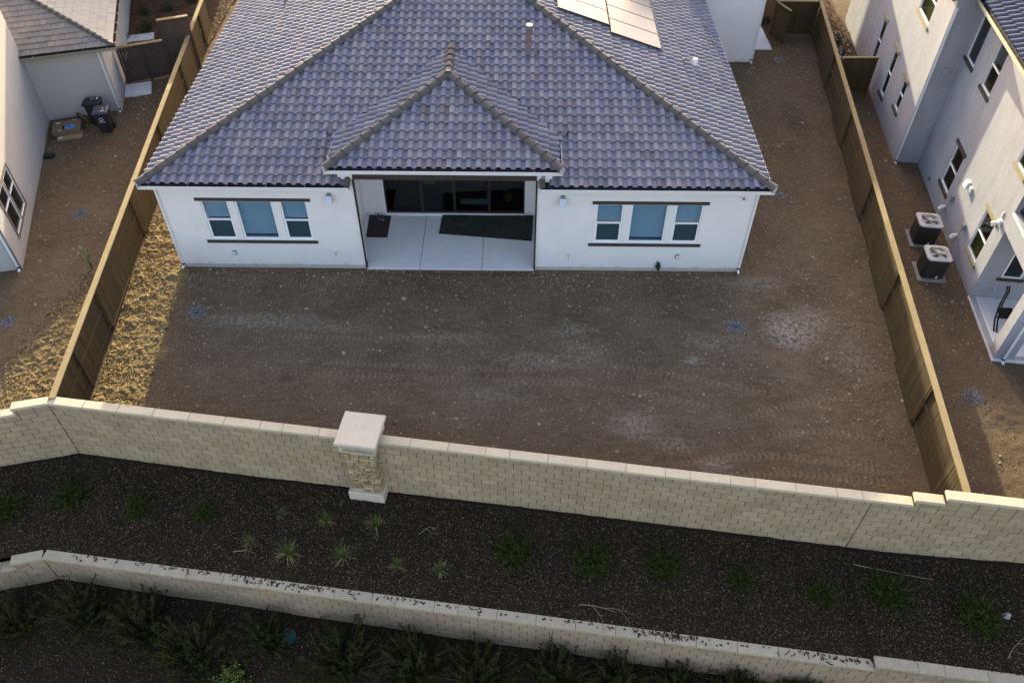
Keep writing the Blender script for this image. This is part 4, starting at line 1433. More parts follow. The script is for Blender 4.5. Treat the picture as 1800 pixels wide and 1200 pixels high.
# things on the patio
def rug_mesh(c4, z0, z1, n=14, wav=0.0):
    mb = MB()
    c = np.array(c4, float)
    G = []
    for i in range(n+1):
        for j in range(n+1):
            u_, v_ = i/n, j/n
            p = c[0]*(1-u_)*(1-v_)+c[1]*u_*(1-v_)+c[2]*u_*v_+c[3]*(1-u_)*v_
            G.append((p[0], p[1], z1+wav*(math.sin(u_*9)*math.cos(v_*7)*.5+.5)))
    k = n+1
    mb.add(G, [(i*k+j, (i+1)*k+j, (i+1)*k+j+1, i*k+j+1) for i in range(n) for j in range(n)])
    mb.prism([tuple(q) for q in c], z0, z1-.001)
    return mb


o = build(rug_mesh([(6.27, 1.62), (7.05, 1.61), (7.05, 2.90), (6.22, 2.94)], .051, .062), "door_mat", "mat_brown", base=(6.6, 2.3, .05))
o["label"], o["category"] = "dark brown door mat on the patio slab, with shoes on its corner", "mat"
o = build(rug_mesh([(8.92, 1.86), (12.34, 1.48), (12.41, 2.96), (8.98, 2.96)], .051, .075, 30, .012), "turf_rug", "turf_rug", base=(10.6, 2.2, .05))
o["label"], o["category"] = "large dark green shaggy rug lying crooked by the patio glass doors", "rug"
sh_ = thing("shoes", "pair of grey shoes left on the brown door mat", "shoes", (6.66, 2.75, .062))
for dx, rot_ in ((-.05, .5), (.08, .3)):
    cr, sr = math.cos(rot_), math.sin(rot_)
    ax = ((sr, -cr, 0), (cr, sr, 0), (0, 0, 1))
    c_ = np.array((6.66+dx, 2.77-dx*.3, .062))
    pts = [(-.14, .035), (-.10, .045), (0, .04), (.08, .05), (.14, .03), (.15, 0), (.14, -.03), (.08, -.05), (0, -.04), (-.10, -.045), (-.14, -.035)]
    A = np.array(ax)
    mbs = MB()
    w_ = [tuple((c_+A[0]*a+A[1]*b_)[:2]) for a, b_ in pts]
    sole = build(MB().prism(w_, .063, .085), "sole", "shoe_sole", sh_)
    vs = []
    for a, b_ in pts:
        vs.append(c_+A[0]*a*.97+A[1]*b_*.95+np.array((0, 0, .0235)))
    for a, b_ in pts:
        vs.append(c_+A[0]*a*.9+A[1]*b_*.7+np.array((0, 0, .0235+(.075 if a < .03 else .045))))
    k = len(pts)
    build(MB().add(vs, [(i, (i+1) % k, k+(i+1) % k, k+i) for i in range(k)]+[tuple(range(k, 2*k))]), "upper", "shoe", sh_)
# inside, seen dimly through the glass
tw = thing("sofa", "dark sofa seen dimly through the left patio door panes", "sofa", (8.0, 5.2, .06))
build(MB().bx(7.0, 9.1, 4.9, 5.8, .1, .45), "seat", "sofa_cloth", tw)
build(MB().bx(7.0, 9.1, 5.7, 6.0, .45, .95), "backrest", "sofa_cloth", tw)
build(MB().bx(6.8, 7.0, 4.9, 6.0, .1, .65), "arm", "sofa_cloth", tw)
build(MB().bx(9.1, 9.3, 4.9, 6.0, .1, .65), "arm", "sofa_cloth", tw)
mbc = MB()
for i in range(5):
    a_ = 8.12+i*.09
    mbc.hexa([(a_, 4.86, .12+.05*(i % 2)), (a_+.085, 4.86, .10), (a_+.085, 4.9, .1), (a_, 4.9, .1), (a_-.05, 4.87, .47), (a_+.1, 4.87, .47), (a_+.1, 5.2, .475), (a_-.05, 5.2, .475)])
o = build(mbc, "throw", "room_item", base=(8.3, 5, .45))
o["label"], o["category"] = "pale teal cloth draped over the dark sofa behind the glass", "throw"
mbc = MB().bx(7.35, 7.9, 5.1, 5.55, .46, .58)
bmx = build(mbc, "cushion", "room_item", base=(7.6, 5.3, .46))
bmx["label"], bmx["category"] = "pale teal cushion on the sofa, left of the draped cloth", "cushion"
bd = thing("pet_bed", "low bed with a pale blue rim behind the third door pane", "pet bed", (10.1, 4.0, .06))
build(MB().bx(9.62, 10.62, 3.75, 4.55, .06, .16), "pad", "sofa_cloth", bd)
build(MB().bx(9.62, 10.62, 3.66, 3.75, .06, .28).bx(10.62, 10.71, 3.66, 4.55, .06, .28), "rim", "room_bench", bd)
pp = thing("flower_pot", "yellow flower pot with a thin plant behind the right door pane", "plant pot", (11.45, 4.0, .06))
build(MB().tube([(11.45, 4.0, .06), (11.45, 4.0, .36)], [.14, .2], 16), "pot", "pot_yellow", pp)
build(MB().tube([(11.45, 4, .36), (11.42, 4, .7), (11.35, 4, .82)], .012, 6).tube([(11.45, 4, .36), (11.5, 4, .62), (11.58, 4, .7)], .012, 6), "stem", "leaf_garden", pp)
# ------------------------------------------------------------------ left neighbour
DA = np.array((-.292, .956, 0))
nl = thing("house", "pale grey stucco house on the far left with flat brown roof tiles", "house", (-7, 6, 0))
FA = Frame((-5.57, -.22), (-.292, .956))
mb = MB()
wall_grid(mb, FA, 0, 10.25, .0, 5.8, [(1.06, 3.14, .58, 2.32)], .2)
FAf = Frame((-5.57-6*.956, -.22-6*.292), (.956, .292))
wall_grid(mb, FAf, 0, 6.0-.001, .0, 5.8, [(4.4, 5.25, .9, 2.3)], .2)
FAb = Frame((-5.57-.292*10.25, -.22+.956*10.25), (-.956, -.292))
wall_grid(mb, FAb, 0.2, 6.0, .0, 5.8, [], .2)
build(mb, "wall", "stucco_grey", nl)
build(MB().fb(FA, .0, 10.25, -.2, -.012, -.4, .0).fb(FAf, 0, 6, -.2, -.012, -.4, 0), "footing", "footing", nl)
cA = [FA(-.4, .4, 5.8), FA(10.65, .4, 5.8), FA(10.65, -6.4, 5.8), FA(-.4, -6.4, 5.8)]
rA, rB = FA(3.0, -3, 6.9), FA(7.25, -3, 6.9)
build(MB().slab([cA[0], cA[1], rB, rA], .1).slab([cA[1], cA[2], rB], .1).slab([cA[2], cA[3], rA, rB], .1).slab([cA[3], cA[0], rA], .1).slab([np.array(q_)-np.array((0, 0, .1)) for q_ in cA], .02), "upper_roof", "flat_tile", nl)
window(FA, nl, 1.12, 2.08, .64, 2.26, bars_z=(1.62,), glassm="glass_smoke", dep=.02, blinds=[(1.1, 2.1, .6, 2.3, "dim_room", -.15)])
window(FA, nl, 2.16, 3.08, .64, 2.26, bars_z=(1.62,), glassm="glass_smoke", dep=.02, blinds=[(2.1, 3.1, .6, 2.3, "dim_room", -.15)])
mb = MB().fb(FA, 1.02, 3.18, .002, .03, 2.26, 2.36).fb(FA, 1.02, 3.18, .002, .03, .54, .64).fb(FA, 1.02, 1.12, .002, .03, .64, 2.26).fb(FA, 3.08, 3.18, .002, .03, .64, 2.26).fb(FA, 2.08, 2.16, -.1, .022, .64, 2.26)
build(mb, "window_trim", "trim_taupe", nl)
window(FAf, nl, 4.5, 5.15, 1.0, 2.2, glassm="glass_smoke", dep=.02, blinds=[(4.4, 5.25, .9, 2.3, "dim_room", -.15)])
mb = MB().fb(FAf, 4.4, 5.25, .002, .03, 2.2, 2.3).fb(FAf, 4.4, 5.25, .002, .03, .9, 1.0).fb(FAf, 4.4, 4.5, .002, .03, 1.0, 2.2).fb(FAf, 5.15, 5.25, .002, .03, 1.0, 2.2)
build(mb, "window_trim", "trim_taupe", nl)
downspout(nl, FAf(5.90, 0, .03), FAf(5.90, 0, 5.7), (.956, .292, 0), (.292, -.956, 0))
# low wing with the tiled hip roof
CB = np.array((-5.65, 10.38))
FBf = Frame(CB-3.35*np.array((.956, .292)), (.956, .292))
FBs = Frame(CB, (-.292, .956))
mb = MB()
wall_grid(mb, FBf, 0, 3.35-.001, .0, 2.95, [], .2)
wall_grid(mb, FBs, .2, 16, .0, 2.95, [], .2)
build(mb, "wing_wall", "stucco_grey", nl)
build(MB().fb(FBf, 0, 3.35, -.2, -.012, -.3, .0).fb(FBs, .2, 16, -.2, -.012, -.3, .0), "footing", "footing", nl)
dB, nB = FBf.d, FBf.n
mB = .32
cB, sB = math.cos(math.atan(mB)), math.sin(math.atan(mB))
EC = np.array((-5.03, 10.28, 3.02))
HB = EC + 4.2*(-dB-nB)+np.array((0, 0, mB*4.2))
deckB = MB().slab([EC-dB*9, EC, HB, HB-dB*4.8], .04).slab([EC, EC-nB*17, HB-nB*12.8, HB], .04)
roofB = build(deckB, "wing_roof", "trim_dark", nl)
uB1 = -nB*cB+np.array((0, 0, sB))
uB2 = -dB*cB+np.array((0, 0, sB))
pB1 = [tile_roof(EC-dB*8, dB, uB1, 0, 8, 12, [((8, 0), (-1, -cB))], sh=FLAT, stagger=.5)]
pB2 = [tile_roof(EC, -nB, uB2, 0, 17, 12, [((0, 0), (1, -cB))], sh=FLAT, stagger=.5)]
place_tiles(roofB, pB1, "flat_tile", 160, sh=FLAT)
place_tiles(roofB, pB2, "sunlit_tile", 140, sh=FLAT)
hmB = hip_mesh("hip_tile", "hip_tile", r=.10, L=.36)
hip_line(roofB, hmB, EC+np.array((0, 0, .0))+(dB+nB)*.03, HB, step=.33, lift=.03)
for A_, B_, o_ in ((EC-dB*9-np.array((0, 0, .14)), EC+dB*.13-np.array((0, 0, .14)), nB), (EC-nB*17-np.array((0, 0, .14)), EC-np.array((0, 0, .14)), dB)):
    go, gi = MB(), MB()
    gutter(go, gi, A_, B_, o_)
    gt = build(go, "gutter", "metal_olive", nl)
    build(gi, "gutter_shade", "gutter_black", gt)
    L_ = np.linalg.norm(B_-A_)
    for k in range(int(L_/.95)+1):
        c_ = B_+(A_-B_)/L_*(.35+k*.95)+np.array(o_)*.06+np.array((0, 0, .122))
        if in_view(c_, 0):
            t_ = (B_-A_)/L_
            build(MB().box(c_, (.03, .115, .008), (t_, o_, (0, 0, 1))), "gutter_strap", "steel", gt)
build(MB().hexa([FBf(-5, .0, 2.86), FBf(3.9, .0, 2.86), FBf(3.9, .26, 2.86), FBf(-5, .26, 2.86), FBf(-5, .0, 2.88), FBf(3.9, .0, 2.88), FBf(3.9, .26, 2.88), FBf(-5, .26, 2.88)])
      .hexa([FBs(0, 0, 2.86), FBs(16, 0, 2.86), FBs(16, .55, 2.86), FBs(0, .55, 2.86), FBs(0, 0, 2.88), FBs(16, 0, 2.88), FBs(16, .55, 2.88), FBs(0, .55, 2.88)]), "soffit", "trim_taupe", nl)
downspout(nl, FBf(3.22, 0, .03), FBf(3.22, 0, 2.8), dB, nB, mat="metal_white", top=FBf(3.22, .24, 2.9))

build(MB().prism([(-5.1, 22.6), (-5.1, 30), (-12.5, 30), (-12.5, 22.6)], -.1, 4.85), "shadow_block", "stucco_grey", nl)  # unseen mass with gable roof, added to shade the left soil and wall
build(MB().prism([(-5.1, 22.6), (-5.1, 30), (-12.5, 30), (-12.5, 22.6)], 4.851, 4.9).slab([(-4.7, 22.3, 4.9), (-4.7, 30.4, 4.9), (-10.4, 30.4, 7.2), (-10.4, 22.3, 7.2)], .1)
      .slab([(-13, 30.4, 6.1), (-13, 22.3, 6.1), (-10.4, 22.3, 7.2), (-10.4, 30.4, 7.2)], .1), "shadow_roof", "flat_tile", nl)
build(MB().add([(-5.1, 22.61, 4.9), (-12.5, 22.61, 4.9), (-12.5, 22.61, 6.2), (-10.4, 22.61, 7.05), (-5.1, 22.75, 4.9), (-12.5, 22.75, 4.9), (-12.5, 22.75, 6.2), (-10.4, 22.75, 7.05)],
                [(0, 1, 2, 3), (7, 6, 5, 4), (0, 3, 7, 4), (3, 2, 6, 7), (2, 1, 5, 6), (1, 0, 4, 5)]), "shadow_gable", "stucco_grey", nl)

# ------------------------------------------------------------------ right neighbour
D2 = np.array((-.119, -.993, 0))
nr = thing("house", "tall two-storey pale stucco house on the far right, half sunlit", "house", (29, 5, 0))
P1 = np.array((27.22, 6.88))
F1 = Frame(P1-13.0*D2[:2], D2[:2])
w1 = [(a+5, b_+5, c_, d_) for a, b_, c_, d_ in ((.92, 1.55, .98, 2.88), (3.60, 4.22, .78, 2.74), (5.80, 6.38, 1.32, 2.57), (4.60, 6.15, 4.86, 6.4))]
mb = MB()
wall_grid(mb, F1, 0, 13.0, .0, 6.7, w1, .2)
FR1 = Frame(P1, (.993, -.119))
wall_grid(mb, FR1, .2, .94+.2, .0, 6.7, [], .2)
P2 = P1+.94*np.array((.993, -.119))
F2 = Frame(P2, D2[:2])


def s2(y):
    return (P2[1]-y)/.993


w2 = [(s2(6.5), s2(5.63), 4.78, 6.4), (s2(4.46), s2(3.60), 4.76, 6.36), (s2(4.23), s2(3.30), .97, 2.56), (s2(.33), s2(-.60), .95, 2.56), (s2(.06), s2(-.75), 4.54, 6.15)]
SP = s2(-1.25)
SE = s2(-4.15)
wall_grid(mb, F2, 0, SE, .0, 6.7, w2+[(SP, SE-.42, .08, 2.85), (SP-.05, SE-.42, 3.56, 5.9)], .2)
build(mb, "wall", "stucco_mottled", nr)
build(MB().fb(F1, 0, 13.0, -.2, -.012, -.3, .0).fb(F2, 0, SP, -.2, -.012, -.3, .0).fb(FR1, .2, .94, -.2, -.012, -.3, 0), "footing", "footing", nr)
# far sides so that the house is closed
mb = MB()
FX = Frame(F2(SE, -.2, 0)[:2], (.993, -.119))
wall_grid(mb, FX, 0, 7.5, .0, 6.7, [(.40, 6, .08, 2.85)], .2)
FY = Frame(F1(0, 0, 0)[:2]+7.9*np.array((.993, -.119)), (-.993, .119))
wall_grid(mb, FY, 0, 7.69, 0, 6.7, [], .2)
FZ = Frame(FX(7.5, 0, 0)[:2], (.119, .993))
wall_grid(mb, FZ, 0, 24.5, 0, 6.7, [], .2)
FQ = Frame(F2(SP, -.2, 0)[:2], (.993, -.119))
wall_grid(mb, FQ, 0, 7.2, .08, 6.7, [(.46, 1.1, .98, 2.0)], .15)
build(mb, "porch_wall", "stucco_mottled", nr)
build(MB().fb(F2, SP, SE-.2, -7.2, -.01, 2.86, 3.45), "porch_ceiling", "stucco_mottled", nr)
window(FQ, nr, .46, 1.1, .98, 2.0, glassm="glass_clear", dep=.03, blinds=[(.4, 1.2, .9, 2.1, "dim_room", -.13)])
build(MB().fb(FQ, .36, 1.2, .0, .05, .86, .97), "window_sill", "trim_dark", nr)
build(MB().tube([FQ(.42, 0, .50), FQ(.42, .09, .50), FQ(.42, .11, .42)], .02, 8).tube([FQ(.38, .07, .55), FQ(.46, .07, .55)], .012, 6), "hose_bib", "steel", nr)
ps = build(MB().fb(F2, SP-.0, SE+.05, -7.0, .02, -.2, .03), "porch_floor", "concrete_edge", kind="structure", base=(28, -2.8, 0))
for a, b_ in ((SP+.005, SE+.06),):
    for c_, d_ in ((-.30, .03), (-3.4, -.312), (-7, -3.412)):
        build(MB().fb(F2, a, b_, c_, d_, -.1, .078), "slab_panel", "concrete", ps)
# trims and glass
for i, (a, b_, c_, d_) in enumerate(w1):
    window(F1, nr, a, b_, c_, d_, bars_z=((c_+d_)/2,), glassm="glass_clear", dep=.05, fw=.045,
           blinds=[(a, b_, c_, (c_+d_)/2, "blind_ochre" if i >= 2 else "dim_room", -.14), (a, b_, (c_+d_)/2, d_, "dim_room", -.16)])
    build(MB().fb(F1, a-.12, b_+.12, .0, .05, c_-.14, c_-.02), "window_sill", "trim_sunlit" if i == 3 else "trim_dark", nr)
    if i < 3:
        build(MB().fb(F1, a-.12, b_+.12, .0, .05, d_+.02, d_+.16), "window_head", "trim_sunlit", nr)
for i, (a, b_, c_, d_) in enumerate(w2):
    mid = (c_+d_)/2
    window(F2, nr, a, b_, c_, d_, bars_z=() if i == 0 else (mid,), glassm="glass_clear" if i else "glass_smoke", dep=.05, fw=.045,
           blinds=[(a, b_, c_, mid, "blind_ochre" if i in (3, 4) else "dim_room", -.13), (a, b_, mid, d_, "blind_ochre" if i == 4 else "dim_room", -.16)])
    build(MB().fb(F2, a-.1, b_+.1, .0, .05, c_-.14, c_-.02), "window_sill", "trim_sunlit" if i >= 3 else "trim_dark", nr)
    if i in (2, 3):
        build(MB().fb(F2, a-.1, b_+.1, .0, .05, d_+.02, d_+.15), "window_head", "trim_sunlit" if i == 3 else "trim_dark", nr)
downspout(nr, FR1(.06, 0, .02), FR1(.06, 0, 6.5), FR1.d, FR1.n)
build(MB().box(FR1(.55, .05, 4.0), (.22, .1, .3), (FR1.d, FR1.n, (0, 0, 1))), "meter_box", "stucco_mottled", nr)
build(MB().tube([FR1(.08, .02, 4.05), FR1(.46, .02, 4.05)], .012, 6), "conduit", "stucco_mottled", nr)
# wall fittings in the sun
vb = build(MB().box(F2(s2(2.12), .05, 2.26), (.24, .1, .24), (F2.d, F2.n, (0, 0, 1))), "vent_box", "metal_white", nr)
build(MB().hexa([F2(s2(2.26), .16, 2.13), F2(s2(2.0), .16, 2.13), F2(s2(2.0), .10, 2.13), F2(s2(2.26), .10, 2.13), F2(s2(2.26), .11, 2.37), F2(s2(2.0), .11, 2.37), F2(s2(2.0), .10, 2.37), F2(s2(2.26), .10, 2.37)]), "vent_hood", "metal_white", vb)
build(MB().box(F2(s2(1.80), .04, 2.22), (.16, .08, .26), (F2.d, F2.n, (0, 0, 1))), "junction_box", "metal_white", nr)
build(MB().box(F2(s2(5.14), .04, .40), (.1, .07, .14), (F2.d, F2.n, (0, 0, 1))), "outlet_box", "grey_box", nr)
for y in (2.72, 1.05):
    db = build(MB().box(F2(s2(y), .06, 1.22), (.16, .11, .22), (F2.d, F2.n, (0, 0, 1))), "disconnect_box", "grey_box", nr)
    build(MB().tube([F2(s2(y), .06, 1.1), F2(s2(y+.05), .08, .8), F2(s2(y+.08), .14, .45)], .022, 8), "conduit", "cardboard_pale", db)
    build(MB().tube([F2(s2(y+.22), .0, .66), F2(s2(y+.22), .14, .66), F2(s2(y+.22), .22, .55)], .07, 10), "line_cover", "pvc", db)
lmp = build(MB().box(F2(s2(-.80), .05, 2.86), (.16, .10, .16), (F2.d, F2.n, (0, 0, 1))), "wall_lamp", "metal_white", nr)
build(MB().tube([F2(s2(-.80), .10, 2.84), F2(s2(-.80), .26, 2.76)], [.05, .085], 12), "lamp_head", "metal_white", lmp)
build(MB().box(F2(s2(-.72), .02, 3.10), (.05, .035, .2), (F2.d, F2.n, (0, 0, 1))), "sensor", "metal_white", nr)
# balcony parapet and railing
build(MB().fb(F2, SP-.05, SE-.42, -.2, .03, 3.47, 3.555), "balcony_sill", "metal_white", nr)
br = MB().fb(F2, SP-.02, SE-.45, -.17, -.13, 4.3, 4.35).fb(F2, SP-.02, SE-.45, -.17, -.13, 3.62, 3.66)
k = SP+.03
while k < SE-.45:
    br.fb(F2, k, k+.022, -.16, -.14, 3.66, 4.3)
    k += .11
build(br, "balcony_railing", "rail_black", nr)
downspout(nr, FX(.10, 0, .03), FX(.10, 0, 6.5), FX.d, FX.n)
# roof with navy barrel tiles
RO = F2(-1.4, .30, 6.86)
uN = -F2.n*C3+np.array((0, 0, S3))
rdk = MB().slab([F2(-1.4, .3, 6.84), F2(SE+.5, .3, 6.84), F2(SE+.5, -4.2, 8.34), F2(-1.4, -4.2, 8.34)], .05)
rdk.slab([F1(-.4, .35, 6.8), F1(13.4, .35, 6.8), F1(13.4, -4, 8.2), F1(-.4, -4, 8.2)], .05)
rdk.slab([F2(SE+.5, -8.5, 6.84), F2(-15, -8.5, 6.84), F2(-15, -4.2, 8.34), F2(SE+.5, -4.2, 8.34)], .05)
rN = build(rdk, "roof", "roof_deck", nr)
pN = [tile_roof(RO, F2.d, uN, 0, 13, 12, None)]
place_tiles(rN, pN, "navy_tile", 90)
go, gi = MB(), MB()
gutter(go, gi, F2(-1.4, .28, 6.72), F2(SE+.5, .28, 6.72), F2.n)
gt = build(go, "gutter", "metal_cream", nr)
build(gi, "gutter_shade", "gutter_black", gt)
for k in range(14):
    c_ = F2(-.3+k*.95, .345, 6.843)
    if in_view(c_):
        build(MB().box(c_, (.03, .115, .008), (F2.d, F2.n, (0, 0, 1))), "gutter_strap", "steel", gt)
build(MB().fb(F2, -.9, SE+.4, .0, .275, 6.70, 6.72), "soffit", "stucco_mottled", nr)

# ------------------------------------------------------------------ air conditioners
def rrect(w, d, r, n=5):
    out = []
    for cx, cy, a0 in ((w/2-r, d/2-r, 0), (-w/2+r, d/2-r, 90), (-w/2+r, -d/2+r, 180), (w/2-r, -d/2+r, 270)):
        for k in range(n+1):
            a = math.radians(a0+90*k/n)
            out.append((cx+r*math.cos(a), cy+r*math.sin(a)))
    return out


def ac_unit(label):
    t_ = thing("air_conditioner", label, "air conditioner", (0, 0, 0), "air conditioners beside the right house")
    build(MB().prism(rrect(.98, 1.0, .04, 2), -.1, .06), "pad", "pad_grey", t_)
    cab = build(MB().prism(rrect(.74, .74, .10), .075, .86), "cabinet", "ac_dark", t_)
    lv = MB()
    for k in range(17):
        z = .14+k*.042
        o_ = rrect(.785, .785, .12)
        i_ = rrect(.735, .735, .10)
        nn = len(o_)
        vs = [(x, y, z) for x, y in i_]+[(x, y, z-.012) for x, y in o_]+[(x, y, z+.006) for x, y in o_]
        fs = [(i, (i+1) % nn, nn+(i+1) % nn, nn+i) for i in range(nn)]+[(nn+i, nn+(i+1) % nn, 2*nn+(i+1) % nn, 2*nn+i) for i in range(nn)]+[(2*nn+i, 2*nn+(i+1) % nn, (i+1) % nn, i) for i in range(nn)]
        lv.add(vs, fs)
    build(lv, "louvers", "ac_dark", cab)
    tp = MB()
    out = rrect(.82, .82, .13, 8)
    nn = len(out)
    inn = [(.325*math.cos(math.atan2(y, x)), .325*math.sin(math.atan2(y, x))) for x, y in out]
    vs = [(x, y, .865) for x, y in out]+[(x, y, .915) for x, y in out]+[(x, y, .935) for x, y in inn]+[(x, y, .865) for x, y in inn]
    fs = []
    for i in range(nn):
        j = (i+1) % nn
        fs += [(i, j, nn+j, nn+i), (nn+i, nn+j, 2*nn+j, 2*nn+i), (2*nn+i, 2*nn+j, 3*nn+j, 3*nn+i), (3*nn+i, 3*nn+j, j, i)]
    build(tp.add(vs, fs), "top_cover", "ac_top", t_)
    gd = MB()
    for k in range(10):
        a = k*2*math.pi/10
        gd.tube([(.07*math.cos(a), .07*math.sin(a), .965), (.2*math.cos(a+.12), .2*math.sin(a+.12), .958), (.33*math.cos(a+.2), .33*math.sin(a+.2), .938)], .006, 4)
    for r_ in (.14, .21, .28):
        gd.tube([(r_*math.cos(k*math.pi/12), r_*math.sin(k*math.pi/12), .958) for k in range(25)], .004, 4, cap=False)
    gg = build(gd, "fan_grille", "ac_wire", t_)
    build(MB().tube([(0, 0, .93), (0, 0, .975)], .085, 14), "fan_hub", "ac_hub", gg)
    bl = MB()
    for k in range(4):
        a = k*math.pi/2+.3
        e1 = np.array((math.cos(a), math.sin(a), 0))
        e2 = np.array((-math.sin(a), math.cos(a), 0))
        bl.hexa([e1*.07-e2*.03+np.array((0, 0, .885)), e1*.30-e2*.13+np.array((0, 0, .88)), e1*.30+e2*.10+np.array((0, 0, .91)), e1*.07+e2*.03+np.array((0, 0, .895)),
                 e1*.07-e2*.03+np.array((0, 0, .889)), e1*.30-e2*.13+np.array((0, 0, .884)), e1*.30+e2*.10+np.array((0, 0, .914)), e1*.07+e2*.03+np.array((0, 0, .899))])
    build(bl, "fan_blades", "steel", t_)
    build(MB().box((.12, -.398, .16), (.06, .01, .11)), "sticker", "print_white", t_)
    return t_


def copy_thing(src, label=None, loc=None, rotz=None, scale=None):
    def cp(o, par):
        c = o.copy()
        COL.objects.link(c)
        if par:
            c.parent = par
        for ch in list(o.children):
            cp(ch, c)
        return c
    n_ = cp(src, None)
    if label:
        n_["label"] = label
    if loc is not None:
        n_.location = loc
    if rotz is not None:
        n_.rotation_euler = (0, 0, rotz)
    if scale is not None:
        n_.scale = (scale,)*3 if isinstance(scale, (int, float)) else scale
    return n_


ac1 = ac_unit("dark air conditioner nearer the viewer, with a white sticker facing the yard")
ac1.location = (26.27, -.02, 0)
ac1.rotation_euler = (0, 0, -.12)
ac2 = copy_thing(ac1, "dark air conditioner standing farther back, behind its twin by the pale house", (26.62, 1.82, 0), -.12)

# ------------------------------------------------------------------ bins, boxes and small things on the left
def bin_thing(name, label, loc, rotz, body, lid, logo):
    t_ = thing(name, label, "wheeled bin", loc)
    BASE[t_.name] = (0, 0, 0)
    mb = MB()
    lo, hi = rrect(.46, .52, .06, 3), rrect(.58, .66, .07, 3)
    nn = len(lo)
    vs = [(x, y+.02, .06) for x, y in lo]+[(x, y, .94) for x, y in hi]
    mb.add(vs, [(i, (i+1) % nn, nn+(i+1) % nn, nn+i) for i in range(nn)]+[tuple(range(nn))[::-1], tuple(range(nn, 2*nn))])
    bo = build(mb, "body", body, t_)
    rim = rrect(.64, .72, .08, 3)
    build(MB().prism(rim, .92, .955), "rim", body, bo)
    l2 = rrect(.62, .70, .08, 3)
    l3 = rrect(.50, .56, .08, 3)
    nn = len(l2)
    vs = [(x, y, .957) for x, y in l2]+[(x, y, .99) for x, y in l2]+[(x, y+.01, 1.035) for x, y in l3]
    li = build(MB().add(vs, [(i, (i+1) % nn, nn+(i+1) % nn, nn+i) for i in range(nn)]+[(nn+i, nn+(i+1) % nn, 2*nn+(i+1) % nn, 2*nn+i) for i in range(nn)]+[tuple(range(nn))[::-1], tuple(range(2*nn, 3*nn))]), "lid", lid, t_)
    build(MB().box((0.12, -.2, 1.037), (.16, .07, .006)).box((.12, .0, 1.038), (.03, .14, .006)), "lid_mark", "print_white", li)
    build(MB().tube([(-.25, .40, .93), (.25, .40, .93)], .018, 8).box((-.25, .37, .93), (.03, .07, .05)).box((.25, .37, .93), (.03, .07, .05)), "handle", body, t_)
    for x in (-.25, .25):
        build(MB().tube([(x-.035, .24, .125), (x+.035, .24, .125)], .125, 16), "wheel", "rubber", t_)
    if logo:
        lg = MB()
        for k in range(3):
            a = math.pi/2+k*2*math.pi/3
            b2 = a+2*math.pi/3*.72
            p, q_ = np.array((math.cos(a), math.sin(a)))*.085, np.array((math.cos(b2), math.sin(b2)))*.085

            def at(v, off):
                z = .70+v[1]
                y = -.255-.06*(z-.06)/.88-.006
                return (v[0], y-off, z)
            d_ = (q_-p)/np.linalg.norm(q_-p)
            nn_ = np.array((-d_[1], d_[0]))
            c4 = [p-nn_*.018, q_-nn_*.018, q_+nn_*.018, p+nn_*.018]
            lg.hexa([at(v, 0) for v in c4]+[at(v, .004) for v in c4])
        build(lg, "emblem", "print_white", bo)
        build(MB().hexa([(-.13, -.298, .56), (.13, -.298, .56), (.13, -.290, .56), (-.13, -.290, .56), (-.13, -.302, .585), (.13, -.302, .585), (.13, -.294, .585), (-.13, -.294, .585)]), "print_strip", "print_white", bo)
    t_.rotation_euler = (0, 0, rotz)
    return t_


bin_thing("wheeled_bin", "dark grey wheeled bin with a white recycling mark on its front", (-5.72, 8.72, 0), .18, "bin_grey", "bin_lid_grey", True)
bin_thing("wheeled_bin", "dark green wheeled bin against the grey wall, behind the grey bin", (-6.32, 9.42, 0), 1.75, "bin_green", "bin_green", False)
ca, sa = math.cos(.30), math.sin(.30)
AX = ((ca, sa, 0), (-sa, ca, 0), (0, 0, 1))
bxt = thing("cardboard_box", "big flat brown cardboard box with a blue printed label on top", "cardboard box", (-7.35, 8.58, .10))
cB_ = np.array((-7.35, 8.60, .20))
build(MB().box(cB_, (1.12, .86, .20), AX), "carton", "cardboard", bxt)
A3 = np.array(AX)
build(MB().box(cB_+A3[0]*.14-A3[1]*.14+np.array((0, 0, .103)), (.42, .30, .006), AX), "printed_label", "print_blue", bxt)
build(MB().box(cB_-A3[0]*.12-A3[1]*.14+np.array((0, 0, .103)), (.09, .30, .006), AX).box(cB_+A3[0]*.13-A3[1]*.12+np.array((0, 0, .108)), (.05, .14, .004), AX), "label_band", "print_black", bxt)
build(MB().box(cB_-A3[0]*.36+A3[1]*.27+np.array((0, 0, .103)), (.13, .10, .005), AX).box(cB_-A3[0]*.25-A3[1]*.34+np.array((0, 0, .103)), (.1, .06, .005), AX).box(cB_+A3[0]*.30+A3[1]*.39+np.array((0, 0, .103)), (.12, .04, .005), AX), "paper_sticker", "print_white", bxt)
o = build(MB().box((-7.15, 8.25, .045), (1.0, .55, .09), AX), "cardboard_box", "cardboard_pale", base=(-7.15, 8.25, 0))
o["label"], o["category"] = "thin pale cardboard box lying under the big brown box", "cardboard box"
build(MB().box(np.array((-7.15, 8.25, .093))-A3[0]*.36-A3[1]*.2, (.14, .12, .004), AX), "paper_sticker", "print_white", o)
o = build(MB().hexa([(-7.42, 9.72, .0), (-6.42, 8.92, .0), (-6.36, 9.0, 0), (-7.36, 9.80, 0), (-7.42, 9.72, .22), (-6.42, 8.92, .05), (-6.36, 9.0, .05), (-7.36, 9.8, .22)]), "wood_plank", "plank_wood", base=(-6.9, 9.3, 0))
o["label"], o["category"] = "brown wooden plank lying between the cardboard box and grey bin", "plank"
vt = thing("valve_box", "small dark green valve box set in the soil near the left house", "valve box", (-7.25, 6.7, 0))
